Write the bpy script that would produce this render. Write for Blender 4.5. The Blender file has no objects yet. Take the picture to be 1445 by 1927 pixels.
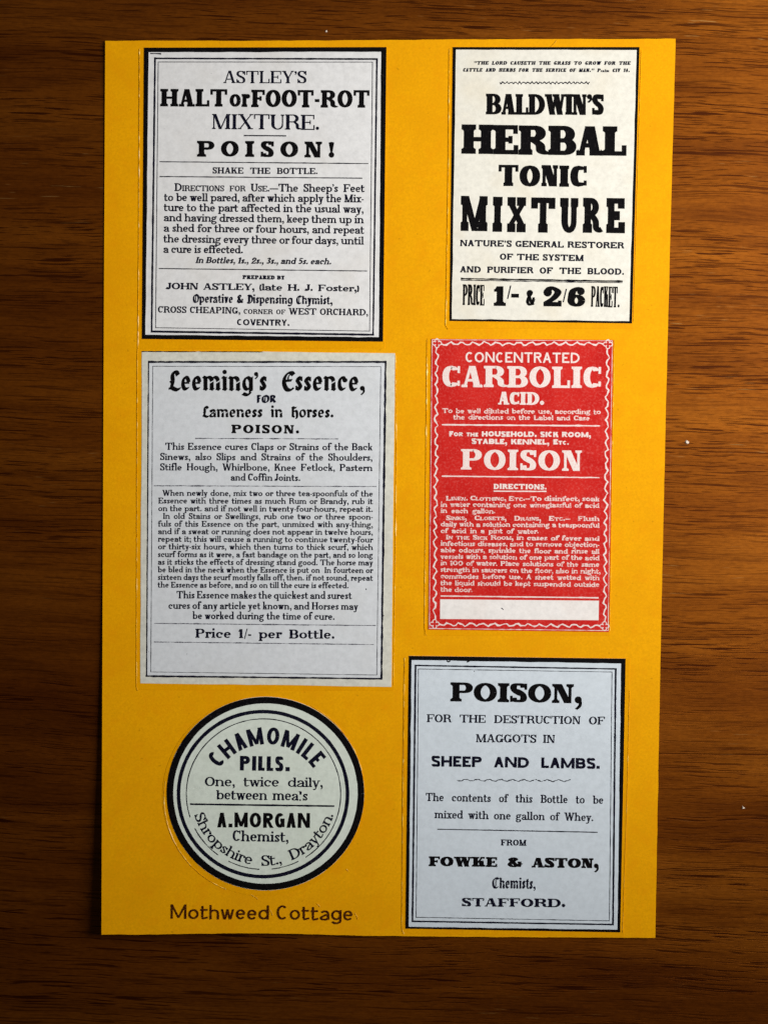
import bpy, math, random
import numpy as np

# ---------------------------------------------------------------- camera, world, lamps, exposure
sc = bpy.context.scene
col = sc.collection
PW, PH, FPX = 1445.0, 1927.0, 1927.0 * 50 / 36     # photograph size, focal length in its pixels
PXM = 0.10 / 1072.0                                 # metres per photograph pixel on the table
D = FPX * PXM                                       # lens to table distance
PITCH = math.radians(-2.6)
CAM = np.array([0.0, -D * math.sin(PITCH), D * math.cos(PITCH)])
cd = bpy.data.cameras.new('camera')
cd.sensor_fit = 'VERTICAL'; cd.sensor_height = 36; cd.lens = 50
cd.clip_start = 0.01; cd.clip_end = 20
cam = bpy.data.objects.new('camera', cd); col.objects.link(cam)
cam.location = CAM; cam.rotation_euler = (PITCH, 0, 0)
sc.camera = cam

w = bpy.data.worlds.new('World'); sc.world = w; w.use_nodes = True
bg = w.node_tree.nodes['Background']
bg.inputs[0].default_value = (0.78, 0.88, 1.0, 1); bg.inputs[1].default_value = 0.028

def area(name, loc, target, size, size_y, power, color):
    l = bpy.data.lights.new(name, 'AREA'); l.shape = 'RECTANGLE'; l.size = size; l.size_y = size_y
    l.energy = power; l.color = color
    o = bpy.data.objects.new(name, l); col.objects.link(o); o.location = loc
    from mathutils import Vector
    o.rotation_euler = (Vector(target) - Vector(loc)).to_track_quat('-Z', 'Y').to_euler()
    return o
wl = wl = area('window_light', (0.25, 0.065, 0.22), (0.052, 0.045, 0), 0.16, 0.20, 0.365, (1.0, 0.975, 0.94)); wl.data.spread = math.radians(74)
area('room_light', (0.03, 0.40, 0.55), (0, 0, 0), 0.4, 0.4, 0.29, (0.84, 0.92, 1.0))

sc.view_settings.view_transform = 'Standard'; sc.view_settings.look = 'None'
sc.view_settings.exposure = 0.0; sc.view_settings.gamma = 1.0
sc.cycles.max_bounces = 5
sc.cycles.use_denoising = True

# ---------------------------------------------------------------- photograph pixel -> point on the paper surface
RX = np.array([[1, 0, 0], [0, math.cos(PITCH), -math.sin(PITCH)], [0, math.sin(PITCH), math.cos(PITCH)]])
def ss(t): t = np.clip(t, 0, 1); return t * t * (3 - 2 * t)
def lift(x, y):
    """how far the sheet curls off the table (metres)"""
    v = np.clip((0.004 - y) / 0.078, 0, 1.4)
    left = np.clip((0.030 - x) / 0.080, 0, 1.2)
    a = 0.0030 * v ** 2 * left ** 1.4
    b = 0.0006 * np.exp(-((x - 0.055) / 0.025) ** 2) * v ** 2
    r = 0.0004 * np.clip((x - 0.02) / 0.03, 0, 1.2) ** 2
    top = 0.0004 * np.clip((y - 0.055) / 0.03, 0, 1.2) ** 2
    return a + b + r + top
SHEET_T = 0.00028
def at(p, off=SHEET_T, curl=True):
    p = np.asarray(p, float).reshape(-1, 2)
    d = np.stack([(p[:, 0] - PW / 2) / FPX, -(p[:, 1] - PH / 2) / FPX, -np.ones(len(p))], 1) @ RX.T
    z = np.full(len(p), 0.0)
    for _ in range(6):
        k = (z - CAM[2]) / d[:, 2]
        x = CAM[0] + k * d[:, 0]; y = CAM[1] + k * d[:, 1]
        z = (lift(x, y) if curl else 0 * x) + SHEET_T * (1 if curl else 0)
    return np.stack([x, y, z + (off - SHEET_T if curl else off)], 1)

# ---------------------------------------------------------------- materials
def mat(name):
    m = bpy.data.materials.new(name); m.use_nodes = True
    nt = m.node_tree; b = nt.nodes['Principled BSDF']
    return m, nt, b
def nd(nt, t, **kw):
    n = nt.nodes.new(t)
    for k, v in kw.items():
        if k in ('op', 'operation'): n.operation = v
        elif isinstance(k, str) and hasattr(n, k): setattr(n, k, v)
    return n
def coords(nt, sx, sy, sz=1.0, rot=0.0, loc=(0, 0, 0)):
    tc = nt.nodes.new('ShaderNodeTexCoord'); mp = nt.nodes.new('ShaderNodeMapping')
    mp.inputs['Scale'].default_value = (sx, sy, sz); mp.inputs['Rotation'].default_value = (0, 0, rot)
    mp.inputs['Location'].default_value = loc
    nt.links.new(tc.outputs['Object'], mp.inputs[0]); return mp.outputs[0]
def noise(nt, vec, scale=1.0, detail=2, rough=0.5, dist=0.0):
    n = nt.nodes.new('ShaderNodeTexNoise'); n.inputs['Scale'].default_value = scale
    n.inputs['Detail'].default_value = detail; n.inputs['Roughness'].default_value = rough
    n.inputs['Distortion'].default_value = dist
    nt.links.new(vec, n.inputs['Vector']); return n.outputs['Fac']
def ramp(nt, fac, stops):
    r = nt.nodes.new('ShaderNodeValToRGB'); e = r.color_ramp.elements
    while len(e) < len(stops): e.new(0.5)
    for el, (p, c) in zip(e, stops):
        el.position = p; el.color = (c, c, c, 1) if isinstance(c, (int, float)) else (*c, 1)
    nt.links.new(fac, r.inputs[0]); return r.outputs[0]
def mix(nt, a, b, fac, mode='MIX'):
    m = nt.nodes.new('ShaderNodeMix'); m.data_type = 'RGBA'; m.blend_type = mode
    for s, v in ((0, fac), (6, a), (7, b)):
        if isinstance(v, (int, float)): m.inputs[s].default_value = v
        elif isinstance(v, tuple): m.inputs[s].default_value = (*v, 1)
        else: nt.links.new(v, m.inputs[s])
    return m.outputs[2]
def bump(nt, b, h, strength, dist):
    n = nt.nodes.new('ShaderNodeBump'); n.inputs['Strength'].default_value = strength
    n.inputs['Distance'].default_value = dist
    nt.links.new(h, n.inputs['Height']); nt.links.new(n.outputs[0], b.inputs['Normal'])

def paper_mat(name, c, mott=0.06, warm=(0.5, 0.45, 0.36), stain=0.25, rough=0.62, seed=0):
    m, nt, b = mat(name)
    v = coords(nt, 1000, 1000, 1000, 0, (seed * 13.1, seed * 7.7, 0))
    n1 = noise(nt, v, 1.1, 5, 0.65); n2 = noise(nt, v, 0.10, 3, 0.55)
    dk = tuple(x * (1 - mott * 1.9) for x in c); lt = tuple(min(1, x * (1 + mott)) for x in c)
    base = mix(nt, dk, lt, ramp(nt, n1, [(0.30, 0.0), (0.62, 1.0)]))
    base = mix(nt, base, tuple(x * y for x, y in zip(c, warm)), ramp(nt, n2, [(0.50, 0.0), (0.78, stain)]))
    n3 = noise(nt, v, 2.3, 2, 0.5)                       # odd specks
    base = mix(nt, base, tuple(x * 0.45 for x in c), ramp(nt, n3, [(0.745, 0.0), (0.80, 0.7)]))
    nt.links.new(base, b.inputs['Base Color']); b.inputs['Roughness'].default_value = rough
    b.inputs['Specular IOR Level'].default_value = 0.35
    bump(nt, b, noise(nt, v, 4.5, 3, 0.6), 0.25, 0.00004)
    return m
def ink_mat(name, c, light, amount=0.35, lo=0.56, hi=0.72, sc_=2.6):
    m, nt, b = mat(name); v = coords(nt, 1000, 1000, 1000)
    n = noise(nt, v, sc_, 3, 0.6)
    base = mix(nt, c, light, ramp(nt, n, [(lo, 0.0), (hi, amount)]))
    nt.links.new(base, b.inputs['Base Color']); b.inputs['Roughness'].default_value = 0.6
    b.inputs['Specular IOR Level'].default_value = 0.04
    return m
M = {}
M['astley'] = paper_mat('grey_white_label_paper', (0.72, 0.715, 0.712), 0.05, (0.86, 0.82, 0.76), 0.5, seed=1)
M['baldwin'] = paper_mat('cream_label_paper', (0.75, 0.725, 0.64), 0.05, (0.94, 0.86, 0.72), 0.55, seed=2)
M['leeming'] = paper_mat('pale_grey_label_paper', (0.635, 0.655, 0.68), 0.045, (0.9, 0.88, 0.82), 0.4, seed=3)
M['leeming_edge'] = paper_mat('buff_label_edge_paper', (0.63, 0.62, 0.54), 0.08, (0.85, 0.8, 0.7), 0.5, seed=4)
M['poison'] = paper_mat('pale_blue_label_paper', (0.615, 0.675, 0.73), 0.04, (0.9, 0.93, 0.95), 0.3, seed=5)
M['round'] = paper_mat('pale_green_label_paper', (0.66, 0.715, 0.635), 0.05, (0.88, 0.9, 0.82), 0.4, seed=6)
M['black'] = ink_mat('warm_black_ink', (0.003, 0.0025, 0.003), (0.035, 0.028, 0.030), 0.4)
M['navy'] = ink_mat('blue_black_ink', (0.004, 0.004, 0.013), (0.08, 0.08, 0.12), 0.4)
M['faint'] = ink_mat('worn_grey_ink', (0.05, 0.05, 0.07), (0.35, 0.35, 0.38), 0.9, 0.45, 0.62, 4.0)
M['stamp'] = ink_mat('dark_red_brown_stamp_ink', (0.045, 0.006, 0.002), (0.26, 0.09, 0.004), 0.7, 0.52, 0.66, 5.0)
M['pink'] = ink_mat('unprinted_pinkish_white', (0.80, 0.70, 0.66), (0.74, 0.30, 0.27), 0.6, 0.50, 0.68, 5.0)
M['pink_small'] = ink_mat('partly_filled_pinkish_white', (0.80, 0.62, 0.58), (0.62, 0.10, 0.09), 0.9, 0.50, 0.68, 3.2)
M['blank'] = paper_mat('white_blank_panel_paper', (0.80, 0.76, 0.73), 0.05, (0.92, 0.8, 0.75), 0.4, seed=8)

m, nt, b = mat('red_printed_paper'); v = coords(nt, 1000, 1000, 1000)
n1 = noise(nt, v, 2.4, 4, 0.75); n2 = noise(nt, v, 0.16, 3, 0.6)
base = mix(nt, (0.50, 0.008, 0.006), (0.59, 0.020, 0.014), ramp(nt, n2, [(0.35, 0.0), (0.68, 1.0)]))
base = mix(nt, base, (0.75, 0.20, 0.17), ramp(nt, n1, [(0.50, 0.0), (0.74, 0.42)]))
nt.links.new(base, b.inputs['Base Color']); b.inputs['Roughness'].default_value = 0.55
b.inputs['Specular IOR Level'].default_value = 0.08
M['red'] = m

def yellow(name, c, rough):
    m, nt, b = mat(name); v = coords(nt, 1000, 1000, 1000)
    n = noise(nt, v, 2.4, 5, 0.7); n2 = noise(nt, v, 0.09, 3, 0.6)
    base = mix(nt, tuple(x * 0.86 for x in c), tuple(min(1, x * 1.07) for x in c), ramp(nt, n, [(0.3, 0.0), (0.7, 1.0)]))
    base = mix(nt, base, tuple(x * y for x, y in zip(c, (0.86, 0.80, 0.8))), ramp(nt, n2, [(0.42, 0.0), (0.74, 0.6)]))
    n4 = noise(nt, v, 0.35, 4, 0.65)
    base = mix(nt, base, tuple(x * y for x, y in zip(c, (0.93, 0.80, 1.0))), ramp(nt, n4, [(0.50, 0.0), (0.72, 0.55)]))
    n3 = noise(nt, v, 1.3, 1, 0.5)
    base = mix(nt, base, tuple(x * 0.55 for x in c), ramp(nt, n3, [(0.76, 0.0), (0.80, 0.5)]))
    nt.links.new(base, b.inputs['Base Color']); b.inputs['Roughness'].default_value = rough
    b.inputs['Specular IOR Level'].default_value = 0.05
    bump(nt, b, noise(nt, v, 5, 3, 0.6), 0.35, 0.00006)
    return m
M['yellow'] = yellow('amber_yellow_paper', (0.83, 0.37, 0.0005), 0.6)
M['yellow_film'] = yellow('amber_yellow_paper_under_film', (0.81, 0.355, 0.0005), 0.42)
m, nt, b = mat('pale_cut_paper_fibre'); v = coords(nt, 1000, 1000, 1000)
base = mix(nt, (0.80, 0.39, 0.004), (0.92, 0.64, 0.14), ramp(nt, noise(nt, v, 0.7, 3, 0.7), [(0.50, 0.0), (0.68, 1.0)]))
nt.links.new(base, b.inputs['Base Color']); b.inputs['Roughness'].default_value = 0.4
M['fibre'] = m
m, nt, b = mat('white_dust'); v = coords(nt, 1000, 1000, 1000)
nt.links.new(mix(nt, (0.55, 0.42, 0.30), (0.85, 0.78, 0.68), noise(nt, v, 3)), b.inputs['Base Color'])
M['dust'] = m

def wood():
    m, nt, b = mat('varnished_brown_wood')
    L = nt.links
    tc = nt.nodes.new('ShaderNodeTexCoord')
    mp = nt.nodes.new('ShaderNodeMapping'); mp.inputs['Scale'].default_value = (1000, 1000, 1000)
    mp.inputs['Rotation'].default_value = (0, 0, math.radians(2.0))
    L.new(tc.outputs['Object'], mp.inputs[0])
    # bend the grain a little
    wn = nt.nodes.new('ShaderNodeTexNoise'); wn.inputs['Scale'].default_value = 0.022; wn.inputs['Detail'].default_value = 3
    L.new(mp.outputs[0], wn.inputs['Vector'])
    sub = nt.nodes.new('ShaderNodeVectorMath'); sub.operation = 'SUBTRACT'; sub.inputs[1].default_value = (0.5, 0.5, 0.5)
    L.new(wn.outputs['Color'], sub.inputs[0])
    mul = nt.nodes.new('ShaderNodeVectorMath'); mul.operation = 'MULTIPLY'; mul.inputs[1].default_value = (0, 3.6, 0)
    L.new(sub.outputs[0], mul.inputs[0])
    add = nt.nodes.new('ShaderNodeVectorMath'); add.operation = 'ADD'
    L.new(mp.outputs[0], add.inputs[0]); L.new(mul.outputs[0], add.inputs[1])
    def st(sx, sy, off=0.0):
        q = nt.nodes.new('ShaderNodeMapping'); q.inputs['Scale'].default_value = (sx, sy, 1)
        q.inputs['Location'].default_value = (off, off * 1.7, off * 0.3)
        L.new(add.outputs[0], q.inputs[0]); return q.outputs[0]
    broad = noise(nt, st(0.010, 0.060), 1.0, 4, 0.55)
    band = noise(nt, st(0.030, 0.42, 9), 1.0, 4, 0.6)
    fibre = noise(nt, st(0.22, 5.0, 3), 1.0, 4, 0.65)
    fleck = noise(nt, st(0.9, 2.2, 21), 1.0, 3, 0.6)
    base = ramp(nt, broad, [(0.30, (0.125, 0.033, 0.0030)), (0.50, (0.205, 0.064, 0.0062)), (0.70, (0.285, 0.100, 0.012))])
    base = mix(nt, base, ramp(nt, band, [(0.32, (0.66, 0.60, 0.54)), (0.52, (1.0, 1.0, 1.0)), (0.75, (1.16, 1.18, 1.2))]), 0.8, 'MULTIPLY')
    base = mix(nt, base, ramp(nt, fibre, [(0.34, (0.85, 0.82, 0.79)), (0.55, (1, 1, 1)), (0.72, (1.14, 1.16, 1.2))]), 0.9, 'MULTIPLY')
    base = mix(nt, base, ramp(nt, fleck, [(0.35, (0.82, 0.79, 0.76)), (0.6, (1.08, 1.08, 1.1))]), 0.75, 'MULTIPLY')
    # open pores: short dark dashes, in drifts
    drift = ramp(nt, noise(nt, st(0.016, 0.16, 31), 1.0, 3, 0.5), [(0.38, 0.35), (0.56, 1.0)])
    p1 = ramp(nt, noise(nt, st(0.125, 3.4, 5), 1.0, 1.0, 0.4), [(0.605, 0.0), (0.665, 1.0)])
    p2 = ramp(nt, noise(nt, st(0.24, 5.2, 43), 1.0, 1.2, 0.5), [(0.61, 0.0), (0.68, 0.8)])
    p3 = ramp(nt, noise(nt, st(0.060, 2.7, 77), 1.0, 1.2, 0.4), [(0.625, 0.0), (0.69, 0.9)])
    pp = mix(nt, p1, p2, 1.0, 'LIGHTEN'); pp = mix(nt, pp, p3, 1.0, 'LIGHTEN')
    pores = mix(nt, pp, drift, 1.0, 'MULTIPLY')
    base = mix(nt, base, (0.052, 0.011, 0.001), pores)
    # pale dents and rubbed streaks in the varnish
    sm = ramp(nt, noise(nt, st(0.012, 0.05, 55), 1.0, 2, 0.5), [(0.50, 0.0), (0.66, 1.0)])
    s1 = ramp(nt, noise(nt, st(0.17, 3.0, 91), 1.0, 2, 0.55), [(0.685, 0.0), (0.77, 0.55)])
    sc1 = mix(nt, s1, sm, 1.0, 'MULTIPLY')
    base = mix(nt, base, (0.50, 0.33, 0.17), sc1)
    h = mix(nt, ramp(nt, fibre, [(0.2, 0.35), (0.8, 0.65)]), (0.0, 0.0, 0.0), pores)
    bn = nt.nodes.new('ShaderNodeBump'); bn.inputs['Strength'].default_value = 0.4; bn.inputs['Distance'].default_value = 0.0001
    L.new(h, bn.inputs['Height'])
    b.inputs['Roughness'].default_value = 0.45; b.inputs['Specular IOR Level'].default_value = 0.028
    dkb = mix(nt, base, (0.095, 0.046, 0.026), 1.0, 'MULTIPLY')
    L.new(dkb, b.inputs['Base Color']); L.new(bn.outputs[0], b.inputs['Normal'])
    # the fibres under the varnish reflect in the wood's own colour (chatoyance)
    g = nt.nodes.new('ShaderNodeBsdfAnisotropic'); g.inputs['Roughness'].default_value = 0.58
    L.new(mix(nt, base, (0.82, 0.76, 0.46), 1.0, 'MULTIPLY'), g.inputs['Color']); L.new(bn.outputs[0], g.inputs['Normal'])
    ad = nt.nodes.new('ShaderNodeAddShader'); out = nt.nodes['Material Output']
    L.new(b.outputs[0], ad.inputs[0]); L.new(g.outputs[0], ad.inputs[1]); L.new(ad.outputs[0], out.inputs['Surface'])
    return m
M['wood'] = wood()

# ---------------------------------------------------------------- object helpers
def link_mesh(name, verts, faces, material, parent=None, origin=(0, 0, 0)):
    me = bpy.data.meshes.new(name)
    v = np.asarray(verts, float) - np.asarray(origin, float)
    me.from_pydata(v.tolist(), [], faces); me.materials.append(material); me.update()
    o = bpy.data.objects.new(name, me); col.objects.link(o)
    if parent is not None: o.parent = parent
    else: o.location = origin
    return o
def thing(name, label, cat, px, group=None):
    o = bpy.data.objects.new(name, None); o.empty_display_size = 0.01; col.objects.link(o)
    o.location = at([px], 0.0)[0]; o['label'] = label; o['category'] = cat
    if group: o['group'] = group
    return o
def org(t): return tuple(t.location)

def quad_pts(q, u, v):
    """q = TL,TR,BR,BL ; u right, v down"""
    tl, tr, br, bl = [np.array(p, float) for p in q]
    u = np.asarray(u)[..., None]; v = np.asarray(v)[..., None]
    return (1 - v) * ((1 - u) * tl + u * tr) + v * ((1 - u) * bl + u * br)
def slab(name, pxgrid, z0, z1, material, parent, smooth_edge=0.0):
    """a thin sheet following the curl: grid of photograph points (ny, nx, 2), bottom z0 and top z1 over the table sheet"""
    ny, nx = pxgrid.shape[:2]
    flat = pxgrid.reshape(-1, 2)
    top = at(flat, z1); bot = top.copy(); bot[:, 2] -= (z1 - z0)
    n = nx * ny; F = []
    I = lambda i, j: i * nx + j
    for i in range(ny - 1):
        for j in range(nx - 1):
            F.append((I(i, j), I(i + 1, j), I(i + 1, j + 1), I(i, j + 1)))
            F.append((n + I(i, j), n + I(i, j + 1), n + I(i + 1, j + 1), n + I(i + 1, j)))
    ring = [I(0, j) for j in range(nx)] + [I(i, nx - 1) for i in range(1, ny)] + [I(ny - 1, j) for j in range(nx - 2, -1, -1)] + [I(i, 0) for i in range(ny - 2, 0, -1)]
    for a, b_ in zip(ring, ring[1:] + ring[:1]): F.append((a, b_, n + b_, n + a))
    return link_mesh(name, np.vstack([top, bot]), F, material, parent, org(parent))
def quad_slab(name, q, z0, z1, material, parent, n=22, wob=0.0, seed=0):
    uu, vv = np.meshgrid(np.linspace(0, 1, n), np.linspace(0, 1, n))
    g = quad_pts(q, uu, vv)
    if wob:
        rnd = np.random.RandomState(seed)
        for e in range(4):
            r = np.cumsum(rnd.randn(n)) ; r = (r - np.linspace(r[0], r[-1], n)) * wob * 0.4
            if e == 0: g[0, :, 1] += r
            if e == 1: g[-1, :, 1] += r
            if e == 2: g[:, 0, 0] += r
            if e == 3: g[:, -1, 0] += r
    return slab(name, g, z0, z1, material, parent)

# heights over the sheet top
Z_FILM = SHEET_T + 0.00005
Z_PAPER = SHEET_T + 0.00013
Z_INK = Z_PAPER + 0.000016
ztier = [0]
def ribbon_px(p, th, closed=False, step=8.0, jit=0.0, seed=0):
    """polyline in photograph pixels -> strip of quads"""
    p = np.asarray(p, float)
    if closed: p = np.vstack([p, p[:1]])
    out = [p[0]]
    for a, b_ in zip(p[:-1], p[1:]):
        k = max(1, int(np.hypot(*(b_ - a)) / step))
        for i in range(1, k + 1): out.append(a + (b_ - a) * i / k)
    q = np.array(out)
    n = len(q); t = np.zeros_like(q); t[1:-1] = q[2:] - q[:-2]; t[0] = q[1] - q[0]; t[-1] = q[-1] - q[-2]
    if closed: t[0] = t[-1] = q[1] - q[-2]
    s = np.maximum(np.hypot(t[:, 0], t[:, 1]), 1e-6)[:, None]; t = t / s
    nrm = np.stack([-t[:, 1], t[:, 0]], 1)
    # mitre at sharp corners
    for i in range(n):
        a = q[i] - q[i - 1] if i > 0 else (q[-1] - q[-2] if closed else None)
        if a is not None:
            a = a / max(1e-6, np.hypot(*a)); c = abs(a[0] * t[i, 0] + a[1] * t[i, 1])
            nrm[i] /= max(0.5, c)
    rnd = np.random.RandomState(seed + 5)
    h = np.full((n, 1), th / 2.0)
    if jit: h = h * (1 + jit * rnd.randn(n, 1)); q = q + rnd.randn(n, 2) * jit * th * 0.25
    if closed and jit: h[-1] = h[0]; q[-1] = q[0]
    V = np.vstack([q + nrm * h, q - nrm * h])
    Fc = [(i, i + 1, n + i + 1, n + i) for i in range(n - 1)]
    return V, Fc
def draw(name, parts, material, parent, z=Z_INK, step_z=1.2e-6):
    """parts: list of (verts px, faces) -> one mesh on the paper"""
    VV, FF, off, zz = [], [], 0, []
    for k, (v, f) in enumerate(parts):
        VV.append(v); zz.append(np.full(len(v), z + (k % 14) * step_z))
        FF += [tuple(i + off for i in q) for q in f]; off += len(v)
    V = np.vstack(VV); Z = np.concatenate(zz)
    # surface orientation: make every face look up
    P = at(V, SHEET_T); P[:, 2] += Z - SHEET_T
    F2 = []
    for q in FF:
        a, b_, c = P[q[0]], P[q[1]], P[q[2]]
        s = (b_[0] - a[0]) * (c[1] - a[1]) - (b_[1] - a[1]) * (c[0] - a[0])
        F2.append(q if s >= 0 else tuple(reversed(q)))
    return link_mesh(name, P, F2, material, parent, org(parent))
def rule(parent, a, b_, th=1.6, ink='navy', jit=0.12, name='rule'):
    return draw(name, [ribbon_px([a, b_], th + .35, jit=jit, seed=int(a[0] + a[1]))], M[ink], parent)
def frame(parent, q, th, ink='navy', jit=0.08, name='border_line'):
    th = th if isinstance(th, (tuple, list)) else (th,) * 4
    tl, tr, br, bl = [np.array(p, float) for p in q]
    parts = []
    for k, (a, b_) in enumerate(((tl, tr), (tr, br), (br, bl), (bl, tl))):
        d = (b_ - a) / np.hypot(*(b_ - a)) * th[k - 1] / 2
        parts.append(ribbon_px([a - d, b_ + d], th[k], jit=jit, seed=k + int(tl[0])))
    return draw(name, parts, M[ink], parent)
def band(parent, qo, qi, ink, name='border'):
    """solid border between an outer and an inner quad"""
    P, Fc = [], []
    n = 24; t = np.linspace(0, 1, n)
    for k in range(4):
        a0, a1 = np.array(qo[k], float), np.array(qo[(k + 1) % 4], float)
        b0, b1 = np.array(qi[k], float), np.array(qi[(k + 1) % 4], float)
        o = len(P) * 1
        A = a0 + (a1 - a0) * t[:, None]; B = b0 + (b1 - b0) * t[:, None]
        rnd = np.random.RandomState(k + int(a0[0])); B[1:-1] += rnd.randn(n - 2, 2) * 0.25
        base = sum(len(x) for x in P)
        P.append(A); P.append(B)
        Fc += [(base + i, base + i + 1, base + n + i + 1, base + n + i) for i in range(n - 1)]
    return draw(name, [(np.vstack(P), Fc)], M[ink], parent, z=Z_INK - 4e-6)
def dotpoly(c, r, n=8, ry=None):
    a = np.linspace(0, 2 * math.pi, n, endpoint=False)
    ry = ry or r
    return np.stack([c[0] + r * np.cos(a), c[1] + ry * np.sin(a)], 1), [tuple(range(n))]

# ---------------------------------------------------------------- lettering: every letter drawn with a pen of its own weight
def arc(cx, cy, rx, ry, a0, a1, n=14):
    a = np.radians(np.linspace(a0, a1, n)); return list(zip(cx + rx * np.cos(a), cy + ry * np.sin(a)))
def spl(pts, k=5):
    P = [np.array(tuple(p) + (1.0,) * (3 - len(p)), float) for p in pts]; P = [2 * P[0] - P[1]] + P + [2 * P[-1] - P[-2]]
    out = []
    for i in range(1, len(P) - 2):
        for j in range(k):
            t = j / k
            out.append(0.5 * ((2 * P[i]) + (-P[i - 1] + P[i + 1]) * t + (2 * P[i - 1] - 5 * P[i] + 4 * P[i + 1] - P[i + 2]) * t * t + (-P[i - 1] + 3 * P[i] - 3 * P[i + 1] + P[i + 2]) * t ** 3))
    out.append(P[-2]); return [tuple(p) for p in out]
def pen(pts, a, b_, ang=0.0, closed=False):
    """sweep an elliptical pen (full axes a across, b_ up, turned by ang) along pts; a third value per point thickens the upright axis"""
    p = np.array([q[:2] for q in pts], float); km = np.array([q[2] if len(q) > 2 else 1.0 for q in pts])
    if closed: p = np.vstack([p, p[:1]]); km = np.append(km, km[0])
    n = len(p); t = np.zeros_like(p)
    t[1:-1] = p[2:] - p[:-2]; t[0] = p[1] - p[0]; t[-1] = p[-1] - p[-2]
    if closed: t[0] = t[-1] = p[1] - p[-2]
    s = np.maximum(np.hypot(t[:, 0], t[:, 1]), 1e-9); t /= s[:, None]
    nx, ny = -t[:, 1], t[:, 0]
    c, s_ = math.cos(ang), math.sin(ang)
    ux, uy = nx * c + ny * s_, -nx * s_ + ny * c
    A = a / 2.0; B = b_ / 2.0 * km
    dn = np.sqrt((A * ux) ** 2 + (B * uy) ** 2)
    ox, oy = A * A * ux / dn, B * B * uy / dn
    off = np.stack([ox * c - oy * s_, ox * s_ + oy * c], 1)
    V = np.vstack([p + off, p - off])
    return V, [(i, i + 1, n + i + 1, n + i) for i in range(n - 1)]

class Face:
    def __init__(s, T=.15, H=.05, S=.07, ST=.05, X=.66, c=.42, sb=.05, wsp=.35, sans=False, bl=False, slant=0.0, rnd=1.0, lc=.80, vser=None, asc=1.03, one='slab'):
        s.__dict__.update(locals()); del s.__dict__['s']
    def but(s, **kw):
        d = dict(s.__dict__); d.update(kw); d.pop('cache', None); return Face(**d)

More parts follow.
